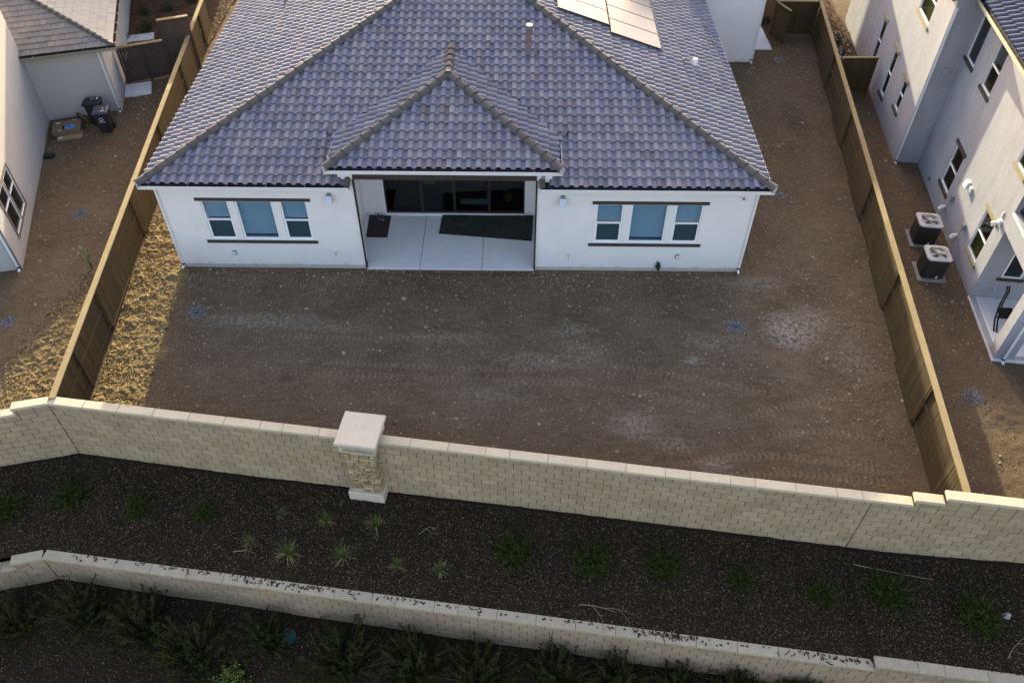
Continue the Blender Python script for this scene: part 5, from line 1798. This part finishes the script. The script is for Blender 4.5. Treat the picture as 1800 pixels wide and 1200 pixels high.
build(MB().prism([(-7.42+q_[0], 6.72+q_[1]) for q_ in rrect(.40, .30, .06)], -.05, .10), "box_body", "valve_green", vt)
build(MB().prism([(-7.42+q_[0], 6.72+q_[1]) for q_ in rrect(.36, .26, .05)], .10, .115), "cover", "valve_green", vt)
vt = thing("valve_box", "round teal valve cover in the lower mulch between dark shrubs", "valve box", (5.78, -12.36, -2.3))
zq = float(lowz(5.78, -12.36))
build(MB().tube([(5.78, -12.36, zq-.1), (5.78, -12.36, zq+.05)], .21, 18), "box_body", "valve_teal", vt)
build(MB().tube([(5.78, -12.36, zq+.05), (5.78, -12.36, zq+.065)], .185, 18), "cover", "valve_teal", vt)
for nm, a, b_, lab in (("left", (-5.93, 11.42), (-4.78, 11.82), "grey concrete step slab in front of the dark gate fence on the left"), ("far", (-7.6, 16.6), (-6.4, 17.0), "pale concrete pad in the red mulch behind the stepped gate fence")):
    d_ = np.array((.956, .292))
    n_ = np.array((-.292, .956))
    t_ = thing("concrete_pad", lab, "concrete slab", (a[0], a[1], 0))
    w_, h_ = (1.15, 1.1) if nm == "left" else (1.3, .75)
    q0 = np.array(a)
    for k, (f0, f1) in enumerate(((0, .28), (.29, 1))):
        c4 = [q0+d_*w_*f0, q0+d_*w_*f1, q0+d_*w_*f1+n_*h_, q0+d_*w_*f0+n_*h_]
        build(MB().prism([tuple(v) for v in c4], -.1, .07), "slab_panel", "concrete", t_)

# porch things of the right house
pcx = thing("garden_chair", "black curved metal chair, partly hidden by the porch column", "chair", (27.75, -2.6, .08))
for off in (0, .5):
    P = [np.array((27.35+off*.15, -2.95-off*.1, .08)), np.array((27.48+off*.15, -2.55-off*.1, .24)), np.array((27.68+off*.15, -2.15, .55)), np.array((27.78+off*.15, -2.0, .95)), np.array((27.74+off*.15, -1.95, 1.15))]
    build(MB().tube(P, .028, 8), "side_frame", "rail_black", pcx)
    build(MB().tube([P[1]+np.array((0, 0, .1)), P[1]+np.array((.5, .1, .1))], .02, 6), "leg", "rail_black", pcx)
build(MB().hexa([(27.5, -2.7, .42), (28.0, -2.75, .42), (28.1, -2.2, .40), (27.62, -2.2, .40), (27.5, -2.7, .45), (28.0, -2.75, .45), (28.1, -2.2, .43), (27.62, -2.2, .43)]), "seat", "rail_black", pcx)

# ------------------------------------------------------------------ scatter
def rotm(n, rng, flat=.35):
    a = rng.uniform(0, 2*np.pi, n)
    tx, ty = rng.normal(0, flat, n), rng.normal(0, flat, n)
    ca, sa = np.cos(a), np.sin(a)
    ex = np.stack([ca, sa, tx*0+np.clip(tx, -1, 1)], 1)
    ex /= np.linalg.norm(ex, axis=1)[:, None]
    up = np.stack([-np.clip(tx, -1, 1)*ca+ty*sa, -np.clip(tx, -1, 1)*sa-ty*ca, np.ones(n)], 1)
    up -= (up*ex).sum(1)[:, None]*ex
    up /= np.linalg.norm(up, axis=1)[:, None]
    ey = np.cross(up, ex)
    return ex, ey, up


BOXV = np.array([(-.5, -.5, 0), (.5, -.5, 0), (.5, .5, 0), (-.5, .5, 0), (-.5, -.5, 1), (.5, -.5, 1), (.5, .5, 1), (-.5, .5, 1)])
BOXF = np.array([(4, 5, 6, 7), (0, 1, 5, 4), (1, 2, 6, 5), (2, 3, 7, 6), (3, 0, 4, 7)])
OCTV = np.array([(-.5, -.3, 0), (.1, -.5, 0), (.5, .05, 0), (.15, .5, 0), (-.4, .35, 0), (-.32, -.2, .55), (.1, -.3, .62), (.32, .1, .5), (.0, .3, .6), (-.05, .0, .8)])
OCTF = np.array([(0, 1, 6, 5), (1, 2, 7, 6), (2, 3, 8, 7), (3, 4, 8, 8), (4, 0, 5, 8), (5, 6, 9, 9), (6, 7, 9, 9), (7, 8, 9, 9), (8, 5, 9, 9)])


def scatter(name, P, sx, sy, sz, tv, tf, mat, rng, flat=.3, parent=None, tri=False, **props):
    n = len(P)
    ex, ey, up = rotm(n, rng, flat)
    V = P[:, None, :]+ex[:, None, :]*(tv[None, :, 0:1]*sx[:, None, None])+ey[:, None, :]*(tv[None, :, 1:2]*sy[:, None, None])+up[:, None, :]*(tv[None, :, 2:3]*sz[:, None, None])
    k = len(tv)
    if tri:
        tf = np.array([(a, b_, c_) for q_ in tf for a, b_, c_ in ((q_[0], q_[1], q_[2]), (q_[0], q_[2], q_[3])) if len({a, b_, c_}) == 3])
    F = (tf[None]+(np.arange(n)*k)[:, None, None]).reshape(-1, tf.shape[1])
    me = fastmesh(name, V, F, mat)
    return addobj(name, me, parent=parent, **props)


def fence_x(side, y):
    return -1.728-.112*y if side < 0 else 24.336+.1257*y


def ground_pts(n, rng, x0, x1, y0, y1, ok):
    x = rng.uniform(x0, x1, n)
    y = rng.uniform(y0, y1, n)
    k = ok(x, y)
    return x[k], y[k]


def zsoil(x, y):
    i = np.clip(((x+13)/GS).round().astype(int), 0, nx_-1)
    j = np.clip(((y+12.4)/GS).round().astype(int), 0, ny_-1)
    return Z[j, i]


def on_yard(x, y):
    house = (x > -.05) & (x < 19.7) & (y > -.06)
    wing = (x > 19.6) & (x < 24.3) & (y > 15.1)
    lefth = (((x+5.57)*.956+(y+.22)*.292) < .05) | (((x+5.65)*.956+(y-10.38)*.292 < .05) & ((x+5.65)*.292-(y-10.38)*.956 < .0))
    righth = ((x-28.15)*.993-(y-6.77)*.119 > -.05) | (((x-27.22)*.993-(y-6.88)*.119 > -.05) & (y > 6.85))
    pier_ = np.hypot(x-7.7, y+8.7) < .8
    return (y > yU(x)+.28) & ~house & ~wing & ~lefth & ~righth & ~pier_


rng = RNG
# stones and clods over the bare soil, thicker by the right fence and along the house foot
xs, ys = ground_pts(46000, rng, -9, 29, -10, 17, on_yard)
xa, ya = rng.normal(22.2, 1.0, 2600), rng.normal(-3.6, 2.2, 2600)
xb, yb = rng.uniform(0, 19.6, 1500), -np.abs(rng.normal(0, .7, 1500))-.05
xc_ = rng.uniform(-8, 29, 1500)
yc_ = yU(xc_)+.3+np.abs(rng.normal(0, .5, 1500))
yd = rng.uniform(-6, 6, 1500)
xd = fence_x(-1, yd)-np.abs(rng.normal(.2, .7, 1500))-.1
xs, ys = np.concatenate([xs, xa, xb, xc_, xd]), np.concatenate([ys, ya, yb, yc_, yd])
k = on_yard(xs, ys)
xs, ys = xs[k], ys[k]
sz_ = np.clip(rng.lognormal(math.log(.025), .55, len(xs)), .012, .15)
P = np.stack([xs, ys, zsoil(xs, ys)-sz_*.12], 1)
scatter("yard_stones", P, sz_*rng.uniform(.8, 1.5, len(xs)), sz_*rng.uniform(.7, 1.2, len(xs)), sz_*rng.uniform(.5, 1.0, len(xs)), OCTV, OCTF, "yard_stone", rng, .2, tri=True, kind="stuff")
# clods and dry stubble in the two strips by the left fence
def strip_ok(x, y):
    f = fence_x(-1, y)
    a = (x > f+.12) & (x < .12+.10*np.clip(-y, 0, 9)) & (y < 2.0+rng.uniform(-2, 4, len(x)))
    b_ = (x < f-.12) & (x > f-2.9+.35*np.clip(y+5, 0, 9)+rng.uniform(-.5, .5, len(x))) & (y < 3.4)
    return (a | b_) & on_yard(x, y)


def sunlit_soil(x0, x1, y0, y1, fade, seed):
    """rough soil of the sunlit strips as a fine height field that sinks under the graded yard at its edges"""
    g_ = .032
    xx, yy = np.meshgrid(np.arange(x0, x1, g_), np.arange(y0, y1, g_))
    f = fade(xx, yy)
    h = np.zeros_like(xx)
    for sc_, am, sd_ in ((1.1, .045, 1), (2.7, .04, 2)):
        h += am*(vnoise(xx, yy, sc_, seed+sd_)-.5)
    for sc_, am, sd_ in ((6.0, .085, 3), (8.7, .075, 4), (13.5, .06, 5), (21., .035, 6)):       # clods of several sizes
        h += am*np.clip(vnoise(xx+.31*yy, yy-.27*xx, sc_, seed+sd_)-.48, 0, 1)
    h = zsoil(xx, yy)+f*(.025+h)-(1-f)*.09
    I = np.arange(xx.size).reshape(xx.shape)
    Fq = np.stack([I[:-1, :-1], I[:-1, 1:], I[1:, 1:], I[1:, :-1]], -1).reshape(-1, 4)
    k_ = f.ravel()[Fq].max(1) > .02
    Fq = Fq[k_]
    us = np.zeros(xx.size, bool)
    us[Fq.ravel()] = True
    rm = np.cumsum(us)-1
    me_ = fastmesh("sunlit_soil", np.stack([xx.ravel(), yy.ravel(), h.ravel()], 1)[us], rm[Fq], "soil_sunlit")
    return addobj("sunlit_soil", me_, kind="structure")


def ramp01(v, w):
    return np.clip(v/w, 0, 1)


sunlit_soil(-2.4, 1.6, -7.6, 3.2, lambda x, y: ramp01(x-fence_x(-1, y)-.06, .12)*ramp01(.55+.06*np.clip(-y, 0, 9)+.5*(vnoise(x, y, 1.1, 61)-.5)-x, .5)*ramp01(np.where((x > -.12) & (y > -.12), 0, 1)*1.0, 1)*ramp01(y-yU(x)-.28, .1)*ramp01(3.0-y, 1.0), 70)
sunlit_soil(-6.2, -.7, -8.4, 2.4, lambda x, y: ramp01(fence_x(-1, y)-.06-x, .12)*ramp01(x-(fence_x(-1, y)-3.0+.36*np.clip(y+5, 0, 9))+.6*(vnoise(x, y, 1.1, 62)-.5), .5)*ramp01(y-yU(x)-.28, .1)*ramp01(2.2-y, .8), 90)
xs, ys = ground_pts(15000, rng, -6.5, 2.0, -7.6, 3.5, strip_ok)
sz_ = np.clip(rng.lognormal(math.log(.04), .45, len(xs)), .015, .11)
P = np.stack([xs, ys, zsoil(xs, ys)+rng.uniform(.012, .04, len(xs))], 1)
scatter("soil_clods", P, sz_*rng.uniform(.8, 1.5, len(xs)), sz_*rng.uniform(.7, 1.2, len(xs)), sz_*rng.uniform(.5, .9, len(xs)), OCTV, OCTF, "lit_clod", rng, .4, tri=True, kind="stuff")
xs, ys = ground_pts(22000, rng, -6.5, 2.0, -7.6, 3.5, strip_ok)
n_ = len(xs)
P = np.stack([xs, ys, zsoil(xs, ys)+rng.uniform(.02, .075, n_)], 1)
scatter("dry_grass", P, rng.uniform(.03, .09, n_), rng.uniform(.004, .008, n_), rng.uniform(.003, .006, n_), BOXV, BOXF, "straw", rng, .5, kind="stuff")
# bark mulch
xs = rng.uniform(-4, 27, 80000)
t_ = rng.uniform(.015, .985, 80000)
ys = (yU(xs)-.03)*(1-t_)+(yLb(xs))*t_
n_ = len(xs)
P = np.stack([xs, ys, bedz(xs, ys)+rng.uniform(-.012, .02, n_)], 1)
scatter("bark_mulch", P, rng.uniform(.018, .062, n_), rng.uniform(.007, .020, n_), rng.uniform(.006, .02, n_), BOXV, BOXF, "mulch_chip", rng, .45, kind="stuff")
xs = rng.uniform(-3, 22, 38000)
d_ = rng.uniform(.0, 3.2, 38000)
ys = yLf(xs)-.03-d_
P = np.stack([xs, ys, lowz(xs, ys)+rng.uniform(-.012, .02, 38000)], 1)
scatter("bark_mulch", P, rng.uniform(.018, .065, 38000), rng.uniform(.007, .022, 38000), rng.uniform(.006, .02, 38000), BOXV, BOXF, "mulch_chip", rng, .45, kind="stuff")
# chips spilled on the lower wall's cap
xs = np.concatenate([rng.uniform(0, 20.4, 150), rng.normal(15.6, .5, 70), rng.normal(6.0, 1.0, 60), rng.normal(19.6, .6, 40)])
xs = xs[xs < 20.45]
off = np.abs(rng.normal(0, .075, len(xs)))
ys = yLb(xs)-off
k = off < .27
xs, ys = xs[k], ys[k]
n_ = len(xs)
P = np.stack([xs, ys, np.full(n_, -.747)], 1)
scatter("spilled_mulch", P, rng.uniform(.03, .10, n_), rng.uniform(.012, .04, n_), rng.uniform(.008, .02, n_), BOXV, BOXF, "mulch_chip", rng, .12, kind="stuff")
# red bark of the two front gardens
def red_ok(x, y):
    a = (x < -3.5) & (y > 14.3+(x+3.4)*.40) & ((x+5.65)*.956+(y-10.38)*.292 > .1)
    b_ = (x > 26.2) & (y > 12.6) & (y < 18.4) & ((x-27.22)*.993-(y-6.88)*.119 < -.05) & (x > fence_x(1, y)+.15)
    c_ = (x > 24.3) & (y > 18.3)
    d2 = (x > 24.3) & (x < 24.62) & (y > 16.9) & (y < 18.3)
    return a | b_ | c_ | d2


pts = [ground_pts(n_, rng, *bb, red_ok) for n_, bb in ((30000, (-9.5, -3.3, 13.2, 22.5)), (16000, (26.2, 29, 12.6, 18.4)), (14000, (24.3, 28.5, 16.8, 22.5)))]
xs, ys = np.concatenate([p[0] for p in pts]), np.concatenate([p[1] for p in pts])
n_ = len(xs)
P = np.stack([xs, ys, np.full(n_, .02)+rng.uniform(-.01, .02, n_)], 1)
scatter("red_bark", P, rng.uniform(.05, .15, n_), rng.uniform(.02, .05, n_), rng.uniform(.008, .025, n_), BOXV, BOXF, "mulch_red_chip", rng, .35, kind="stuff")

# drains: a black grate in a patch of blue gravel
def drain(label, x, y, r):
    t_ = thing("yard_drain", label, "drain", (x, y, 0))
    n_ = 260
    a, q_ = rng.uniform(0, 2*np.pi, n_), r*np.sqrt(rng.uniform(0, 1, n_))*rng.uniform(.75, 1.15, n_)
    px_, py_ = q_*np.cos(a), q_*np.sin(a)
    s_ = rng.uniform(.025, .055, n_)
    P = np.stack([px_, py_, zsoil(px_+x, py_+y)-.004], 1)
    scatter("gravel", P, s_, s_*.8, s_*.7, OCTV, OCTF, "gravel_blue", rng, .25, parent=t_, tri=True, kind="stuff")
    z = float(zsoil(np.array([x]), np.array([y]))[0])+.02
    mb = MB().tube([(0, 0, z-.1), (0, 0, z+.012)], .075, 14)
    g_ = build(mb, "grate", "rubber", None, base=(0, 0, 0))
    g_.parent = t_
    g_.location = (0, 0, 0)
    rg = MB()
    for k in range(4):
        rg.box((0, -.045+k*.03, z+.014), (.12, .01, .008))
    r_ = build(rg, "grate_bar", "grey_box", None, base=(0, 0, 0))
    r_.parent = g_
    r_.location = (0, 0, 0)


drain("blue gravel drain in the dirt yard near its sunlit left edge", 1.14, -2.3, .33)
drain("blue gravel drain left of the pale dried patch in the dirt yard", 19.02, -2.76, .34)
drain("blue gravel drain in the soil right of the right fence", 25.68, -5.68, .36)
drain("dark gravel drain at the far left, before the left house corner", -4.95, -2.87, .26)
drain("dark gravel drain in the rough soil between left house and fence", -4.72, 2.92, .34)
drain("small dark drain beside the white house's right roof corner", 22.05, 4.5, .22)
drain("drain in the side yard by the open gate", 24.39, 15.5, .26)

# ------------------------------------------------------------------ plants
def blade_strip(p0, d0, L, w, seg, droop, rng_):
    """a flat tapering leaf that bends down"""
    pts = []
    p, d = np.array(p0, float), np.array(d0, float)
    side = np.cross(d, (0, 0, 1))
    side /= np.linalg.norm(side)+1e-6
    V, F = [], []
    for k in range(seg+1):
        ww = w*(1-k/seg)**.7+.0008
        V += [p-side*ww/2, p+side*ww/2]
        p = p+d*L/seg
        d = d+np.array((0, 0, -droop/seg))
        d /= np.linalg.norm(d)
    for k in range(seg):
        F.append((2*k, 2*k+1, 2*k+3, 2*k+2))
    return V, F


def leafy(mb, p, d, L, w, rng_):
    """a folded leaf: two quads with a crease"""
    d = d/np.linalg.norm(d)
    s = np.cross(d, rng_.normal(0, 1, 3))
    s /= np.linalg.norm(s)+1e-6
    up = np.cross(s, d)
    a, b_, c_ = p, p+d*L*.5-up*w*.15, p+d*L
    mb.add([a, b_+s*w/2+up*w*.2, c_, b_-s*w/2+up*w*.2, b_], [(0, 1, 4), (1, 2, 4), (2, 3, 4), (3, 0, 4)])


def bush_mesh(kind, seed):
    """foliage and stems of a shrub of about one metre"""
    r = np.random.default_rng(seed)
    fo, stm_ = MB(), MB()
    if kind == "round":        # fine airy mound
        for i in range(230):
            az = r.uniform(0, 2*np.pi)
            el = np.arccos(r.uniform(.12, 1))
            d = np.array((math.sin(el)*math.cos(az), math.sin(el)*math.sin(az), math.cos(el)*.8))
            L = r.uniform(.38, .60)*(1-.25*abs(math.sin(az*2.5+seed)))
            p0 = np.array((r.normal(0, .05), r.normal(0, .05), 0))
            bend = r.normal(0, .12, 3)
            pts = [p0+d*L*q_+bend*q_*q_*L for q_ in (0, .5, 1)]
            if i % 3 == 0:
                stm_.tube(pts, [.008, .006, .003], 4)
            for k in range(18):
                q_ = r.uniform(.25, 1.0)
                p = p0+d*L*q_+bend*q_*q_*L
                leafy(fo, p, d*.6+r.normal(0, .55, 3), r.uniform(.055, .11), r.uniform(.014, .026), r)
    elif kind == "upright":    # long wands clothed in needles
        for i in range(120):
            az = r.uniform(0, 2*np.pi)
            el = abs(r.normal(.62, .45))
            d = np.array((math.sin(el)*math.cos(az), math.sin(el)*math.sin(az), math.cos(el)))
            L = r.uniform(.55, 1.05)
            p0 = np.array((r.normal(0, .10), r.normal(0, .10), 0))
            bend = np.array((0, 0, r.uniform(.05, .35)))+r.normal(0, .12, 3)
            pts = [p0+d*L*q_+bend*q_*q_*L for q_ in (0, .33, .66, 1)]
            stm_.tube(pts, [.012, .010, .007, .003], 4)
            for k in range(95):
                q_ = r.uniform(.15, 1.0)
                p = p0+d*L*q_+bend*q_*q_*L
                leafy(fo, p, d*.75+r.normal(0, .5, 3), r.uniform(.055, .11), r.uniform(.014, .026), r)
    elif kind == "lime":
        for i in range(70):
            az = r.uniform(0, 2*np.pi)
            el = np.arccos(r.uniform(.1, 1))
            d = np.array((math.sin(el)*math.cos(az), math.sin(el)*math.sin(az), math.cos(el)))
            L = r.uniform(.35, .6)
            stm_.tube([(0, 0, 0), d*L*.5, d*L], [.01, .007, .003], 4)
            for k in range(16):
                p = d*L*r.uniform(.4, 1.05)+r.normal(0, .03, 3)
                leafy(fo, p, d*.4+r.normal(0, .6, 3), r.uniform(.05, .09), r.uniform(.035, .06), r)
    elif kind == "garden":
        for i in range(60):
            az = r.uniform(0, 2*np.pi)
            el = abs(r.normal(.6, .4))
            d = np.array((math.sin(el)*math.cos(az), math.sin(el)*math.sin(az), math.cos(el)))
            L = r.uniform(.35, .7)
            stm_.tube([(0, 0, 0), d*L*.5, d*L], [.008, .006, .003], 4)
            for k in range(12):
                p = d*L*r.uniform(.3, 1.05)+r.normal(0, .03, 3)
                leafy(fo, p, d*.4+r.normal(0, .6, 3), r.uniform(.05, .11), r.uniform(.02, .045), r)
    return fo, stm_


def plant_proto(name, label, cat, kind, seed, leaf, group, stem="stem_brown"):
    t_ = thing(name, label, cat, (0, 0, 0), group)
    fo, sm = bush_mesh(kind, seed)
    build(fo, "foliage", leaf, t_)
    build(sm, "stems", stem, t_)
    return t_


def put(protos, i, label, loc, rz, sc):
    """the first use moves the source itself, later ones copy it"""
    t_, used_ = protos[i % len(protos)]
    if not used_:
        protos[i % len(protos)] = (t_, True)
        t_["label"] = label
        t_.location, t_.rotation_euler = loc, (0, 0, rz)
        t_.scale = sc if isinstance(sc, tuple) else (sc,)*3
        return t_
    return copy_thing(t_, label, loc, rz, sc if isinstance(sc, tuple) else (sc,)*3)


pr = [(plant_proto("mulch_shrub", "x", "shrub", "round", 100+k, "leaf_bush", "low round shrubs along the upper mulch bed"), False) for k in range(3)]
UB = [(-2.25, -9.55, .95, "low round shrub cut by the left edge in the upper mulch bed"), (-0.65, -9.13, .95, "low green shrub under the wall's bend, second from the left in the upper bed"),
      (1.31, -9.45, .72, "smaller round shrub right of the wall's bend in the upper bed"), (3.2, -9.58, .62, "small shrub left of the stone pier, nearest to the grass tufts"),
      (11.78, -10.74, 1.0, "big round shrub first to the right of the grass tufts"), (13.85, -10.97, 1.02, "wide shrub just above the dry pale branch"),
      (15.72, -11.07, .92, "sparse brownish shrub right of the dry branch"), (17.69, -11.42, .70, "smallest thin shrub in the right half of the upper bed"),
      (19.72, -11.8, .80, "small round shrub below the wall's control joint"), (21.39, -11.87, 1.05, "broad dark shrub with a pale twig lying across it"),
      (23.35, -12.48, 1.1, "broad dark shrub at the right end beside a white rock")]
for i, (x, y, sc, lab) in enumerate(UB):
    put(pr, i, lab, (x, y, float(bedz(x, y))-.02), random.uniform(0, 6.28), (sc*1.2, sc*1.2, sc))
pr = [(plant_proto("wall_shrub", "x", "shrub", "upright", 200+k, "leaf_dark", "upright dark shrubs at the foot of the lower wall"), False) for k in range(3)]
LB = [(-1.45, -12.2, .95, "dark upright shrub at the left edge below the lower wall"), (0.19, -12.0, 1.0, "dark upright shrub under the lower wall's bend"),
      (1.88, -12.28, 1.1, "dark upright shrub second right of the lower wall's bend"), (3.45, -12.9, 1.25, "big dark shrub above the lime green bush"),
      (5.25, -12.6, .85, "dark shrub left of the round teal valve cover"), (7.34, -13.1, 1.2, "big dark shrub right of the round teal valve cover"),
      (9.22, -13.2, 1.15, "dark shrub below the middle of the lower wall, fourth from the lime bush"), (11.02, -13.4, 1.1, "dark shrub in the bottom middle, left of the white mortar streak"),
      (12.88, -13.42, 1.1, "dark shrub directly beneath the white mortar streak"), (14.5, -13.55, 1.0, "dark shrub right of the white mortar streak at the bottom edge"),
      (16.03, -13.7, .9, "dark shrub cut by the bottom edge, below the mulch spill on the cap"), (17.49, -13.8, .9, "dark shrub tips at the bottom edge, second from the right"),
      (19.08, -13.9, .85, "rightmost dark shrub tips at the bottom edge")]
for i, (x, y, sc, lab) in enumerate(LB):
    put(pr, i, lab, (x, y, float(lowz(x, y))-.03), random.uniform(0, 6.28), (sc*1.1, sc*1.1, sc))
t_ = plant_proto("lime_bush", "bright lime green bush at the bottom edge in the lower mulch", "bush", "lime", 300, "leaf_lime", None)
t_.location = (4.51, -13.52, float(lowz(4.51, -13.52)))
t_.scale = (.95, .95, 1.0)

# grass tufts
def tuft_proto(seed):
    t2 = thing("grass_tuft", "x", "grass tuft", (0, 0, 0), "grass tufts in the upper mulch bed")
    r = np.random.default_rng(seed)
    mb = MB()
    for i in range(110):
        az = r.uniform(0, 2*np.pi)
        el = abs(r.normal(.45, .35))
        d = np.array((math.sin(el)*math.cos(az), math.sin(el)*math.sin(az), math.cos(el)))
        V, F = blade_strip((r.normal(0, .04), r.normal(0, .04), 0), d, r.uniform(.3, .62), r.uniform(.009, .016), 4, r.uniform(.5, 1.5), r)
        mb.add(V, F)
    build(mb, "blades", "grass_blade", t2)
    mb = MB()
    for i in range(14):
        az = r.uniform(0, 2*np.pi)
        d = np.array((math.cos(az), math.sin(az), .12))
        V, F = blade_strip((0, 0, .03), d, r.uniform(.3, .5), .008, 3, .3, r)
        mb.add(V, F)
    build(mb, "dead_blades", "straw", t2)
    return t2


pr = [(tuft_proto(400+k), False) for k in range(2)]
TU = [(5.36, -9.57, .5, "small thin grass tuft closest to the wall, left of the stone pier"), (6.62, -9.79, .72, "narrow grass tuft just left below the stone pier"),
      (8.0, -9.93, .85, "tall grass tuft right in front of the stone pier's plinth"), (4.66, -10.45, .55, "short grass tuft beside a pale dead tangle"),
      (5.75, -10.78, 1.0, "widest grass tuft, between the dead tangle and the pier"), (7.25, -10.86, .88, "green grass tuft straight below the stone pier"),
      (8.72, -11.09, .62, "faint small grass tuft right of the pier"), (9.86, -11.21, .78, "grass tuft farthest right, next to the first big round shrub")]
for i, (x, y, sc, lab) in enumerate(TU):
    put(pr, i, lab, (x, y, float(bedz(x, y))), random.uniform(0, 6.28), sc)

# dry twigs
def twig(name, label, x, y, L, seed, mat="dry_branch", spread_=.8, zf=bedz):
    r = np.random.default_rng(seed)
    z0 = float(zf(x, y))+.05
    t2 = MB()

    def grow(p, a, l, rad, lev):
        n = 3
        pts = [p]
        for k in range(n):
            a += r.normal(0, .18)
            p = p+np.array((math.cos(a), math.sin(a), r.normal(0.02, .12)))*l/n
            p[2] = max(p[2], float(zf(p[0], p[1]))+.015)
            pts.append(p)
        t2.tube(pts, [rad, rad*.85, rad*.7, rad*.45], 5)
        if lev:
            for k in range(2 if lev > 1 else 2):
                grow(pts[r.integers(1, 4)], a+r.choice((-1, 1))*r.uniform(.5, 1.0)*spread_, l*r.uniform(.45, .7), rad*.6, lev-1)
    a0 = r.uniform(.3, .9)
    grow(np.array((x-L*.35, y-L*.3, z0)), a0, L, .014, 3)
    o = build(t2, name, mat, base=(x, y, z0))
    o["label"], o["category"] = label, "branch"
    return o


twig("dry_branch", "forked pale dry branch lying on the mulch in the bed's middle", 13.8, -11.85, .95, 3)
twig("dry_branch", "pale dead tangle of twigs beside a short grass tuft on the left", 4.45, -10.6, .50, 8, spread_=1.3)
twig("dry_branch", "small pale dead sprig on the mulch right of the stone pier", 9.32, -10.1, .35, 12, spread_=1.0)
twig("dry_branch", "pale twigs near the right edge of the mulch bed above the lower wall", 24.0, -13.25, .8, 15, spread_=.8)
z_ = [float(bedz(x, y)) for x, y in ((20.71, -11.02), (21.76, -11.3), (22.5, -11.5))]
o = build(MB().tube([(20.71, -11.02, z_[0]+.04), (21.76, -11.32, z_[1]+.12), (22.5, -11.6, z_[2]+.3)], [.014, .010, .006], 6), "dry_branch", "dry_branch", base=(21.7, -11.3, -.6))
o["label"], o["category"] = "long thin pale stalk lying across the broad dark shrub on the right", "branch"
mb = MB().add([tuple(v*np.array((.26, .2, .2))+np.array((24.13, -12.42, float(bedz(24.13, -12.42))-.02))) for v in OCTV], [tuple(dict.fromkeys(f)) for f in OCTF.tolist()])
o = build(mb, "white_rock", "white_rock", base=(24.1, -12.4, -.6))
o["label"], o["category"] = "small white rock on the mulch by the rightmost shrub", "rock"

# weeds
def weed(name, label, x, y, h, seed, leafm, z0=0.0, n=26):
    r = np.random.default_rng(seed)
    t2 = thing(name, label, "weed", (x, y, z0))
    BASE[t2.name] = (0, 0, 0)
    st_, lf = MB(), MB()
    for k in range(4):
        d = np.array((r.normal(-.12, .18), r.normal(0.1, .15), 1.0))
        L = h*r.uniform(.7, 1)
        st_.tube([(0, 0, 0), d*L*.5, d*L], [.010, .008, .005], 5)
        for i in range(n):
            q_ = r.uniform(.35, 1.02)
            leafy(lf, d*L*q_, d*.5+r.normal(0, .6, 3), r.uniform(.05, .11), r.uniform(.02, .05), r)
    build(st_, "stems", "leaf_garden", t2)
    build(lf, "leaves", leafm, t2)
    return t2


weed("tall_weed", "tall pale seeding weed at the edge of the dry grass left of the fence", -3.15, -.15, 1.15, 5, "weed_pale", n=60)
weed("tall_weed", "light green weed tuft on the near left against the fence", -1.75, -2.6, .5, 6, "weed_pale", n=40)
weed("wall_weed", "small dark green weed growing at the foot of the white house wall", 16.77, -.12, .42, 7, "leaf_garden", n=45)

# front gardens behind the fences
pr = [(plant_proto("garden_plant", "x", "plant", "garden", 500+k, "leaf_garden", "plants in the red mulch gardens"), False) for k in range(2)]
GP = [(-7.05, 17.95, 1.0, "yellow-green plant in the red mulch beyond the stepped gate fence"), (-5.8, 17.4, .9, "dull green plant right of the yellow-green one on the left"),
      (-4.6, 19.6, 1.0, "dark plant at the top left garden by the fence"), (-6.6, 20.2, .9, "low plant at the top edge of the left garden"), (-5.6, 21.2, .9, "plant at the top edge, middle of the left garden"), (-7.7, 19.8, .8, "plant against the left house's long wall"),
      (-7.75, 17.0, .5, "tiny dark plant beside the pale concrete pad"),
      (24.55, 19.3, .8, "low plant beside the concrete walk past the open gate"), (27.0, 18.6, .9, "green plant at the top edge beyond the right fence")]
for i, (x, y, sc, lab) in enumerate(GP):
    put(pr, i, lab, (x, y, .01), random.uniform(0, 6.28), sc)


def rose(label, x, y, sc, seed):
    t2 = plant_proto("flowering_shrub", label, "flowering shrub", "garden", seed, "leaf_garden", "white flowering shrubs by the right fence")
    r = np.random.default_rng(seed)
    mb = MB()
    for k in range(26):
        az, el = r.uniform(0, 2*np.pi), np.arccos(r.uniform(.25, 1))
        c_ = np.array((math.sin(el)*math.cos(az), math.sin(el)*math.sin(az), math.cos(el)))*r.uniform(.5, .68)
        for j in range(7):
            leafy(mb, c_, r.normal(0, 1, 3)+np.array((0, 0, .6)), r.uniform(.05, .08), .055, r)
    build(mb, "flowers", "petal", t2)
    t2.location = (x, y, .01)
    t2.scale = (sc,)*3
    return t2


rose("white flowering shrub nearest the short plank fence", 27.3, 13.8, .95, 600)
rose("white flowering shrub in the middle of its row along the right fence", 27.25, 15.3, 1.0, 601)
rose("white flowering shrub farthest back, at the picture's top edge", 27.45, 16.9, 1.0, 602)
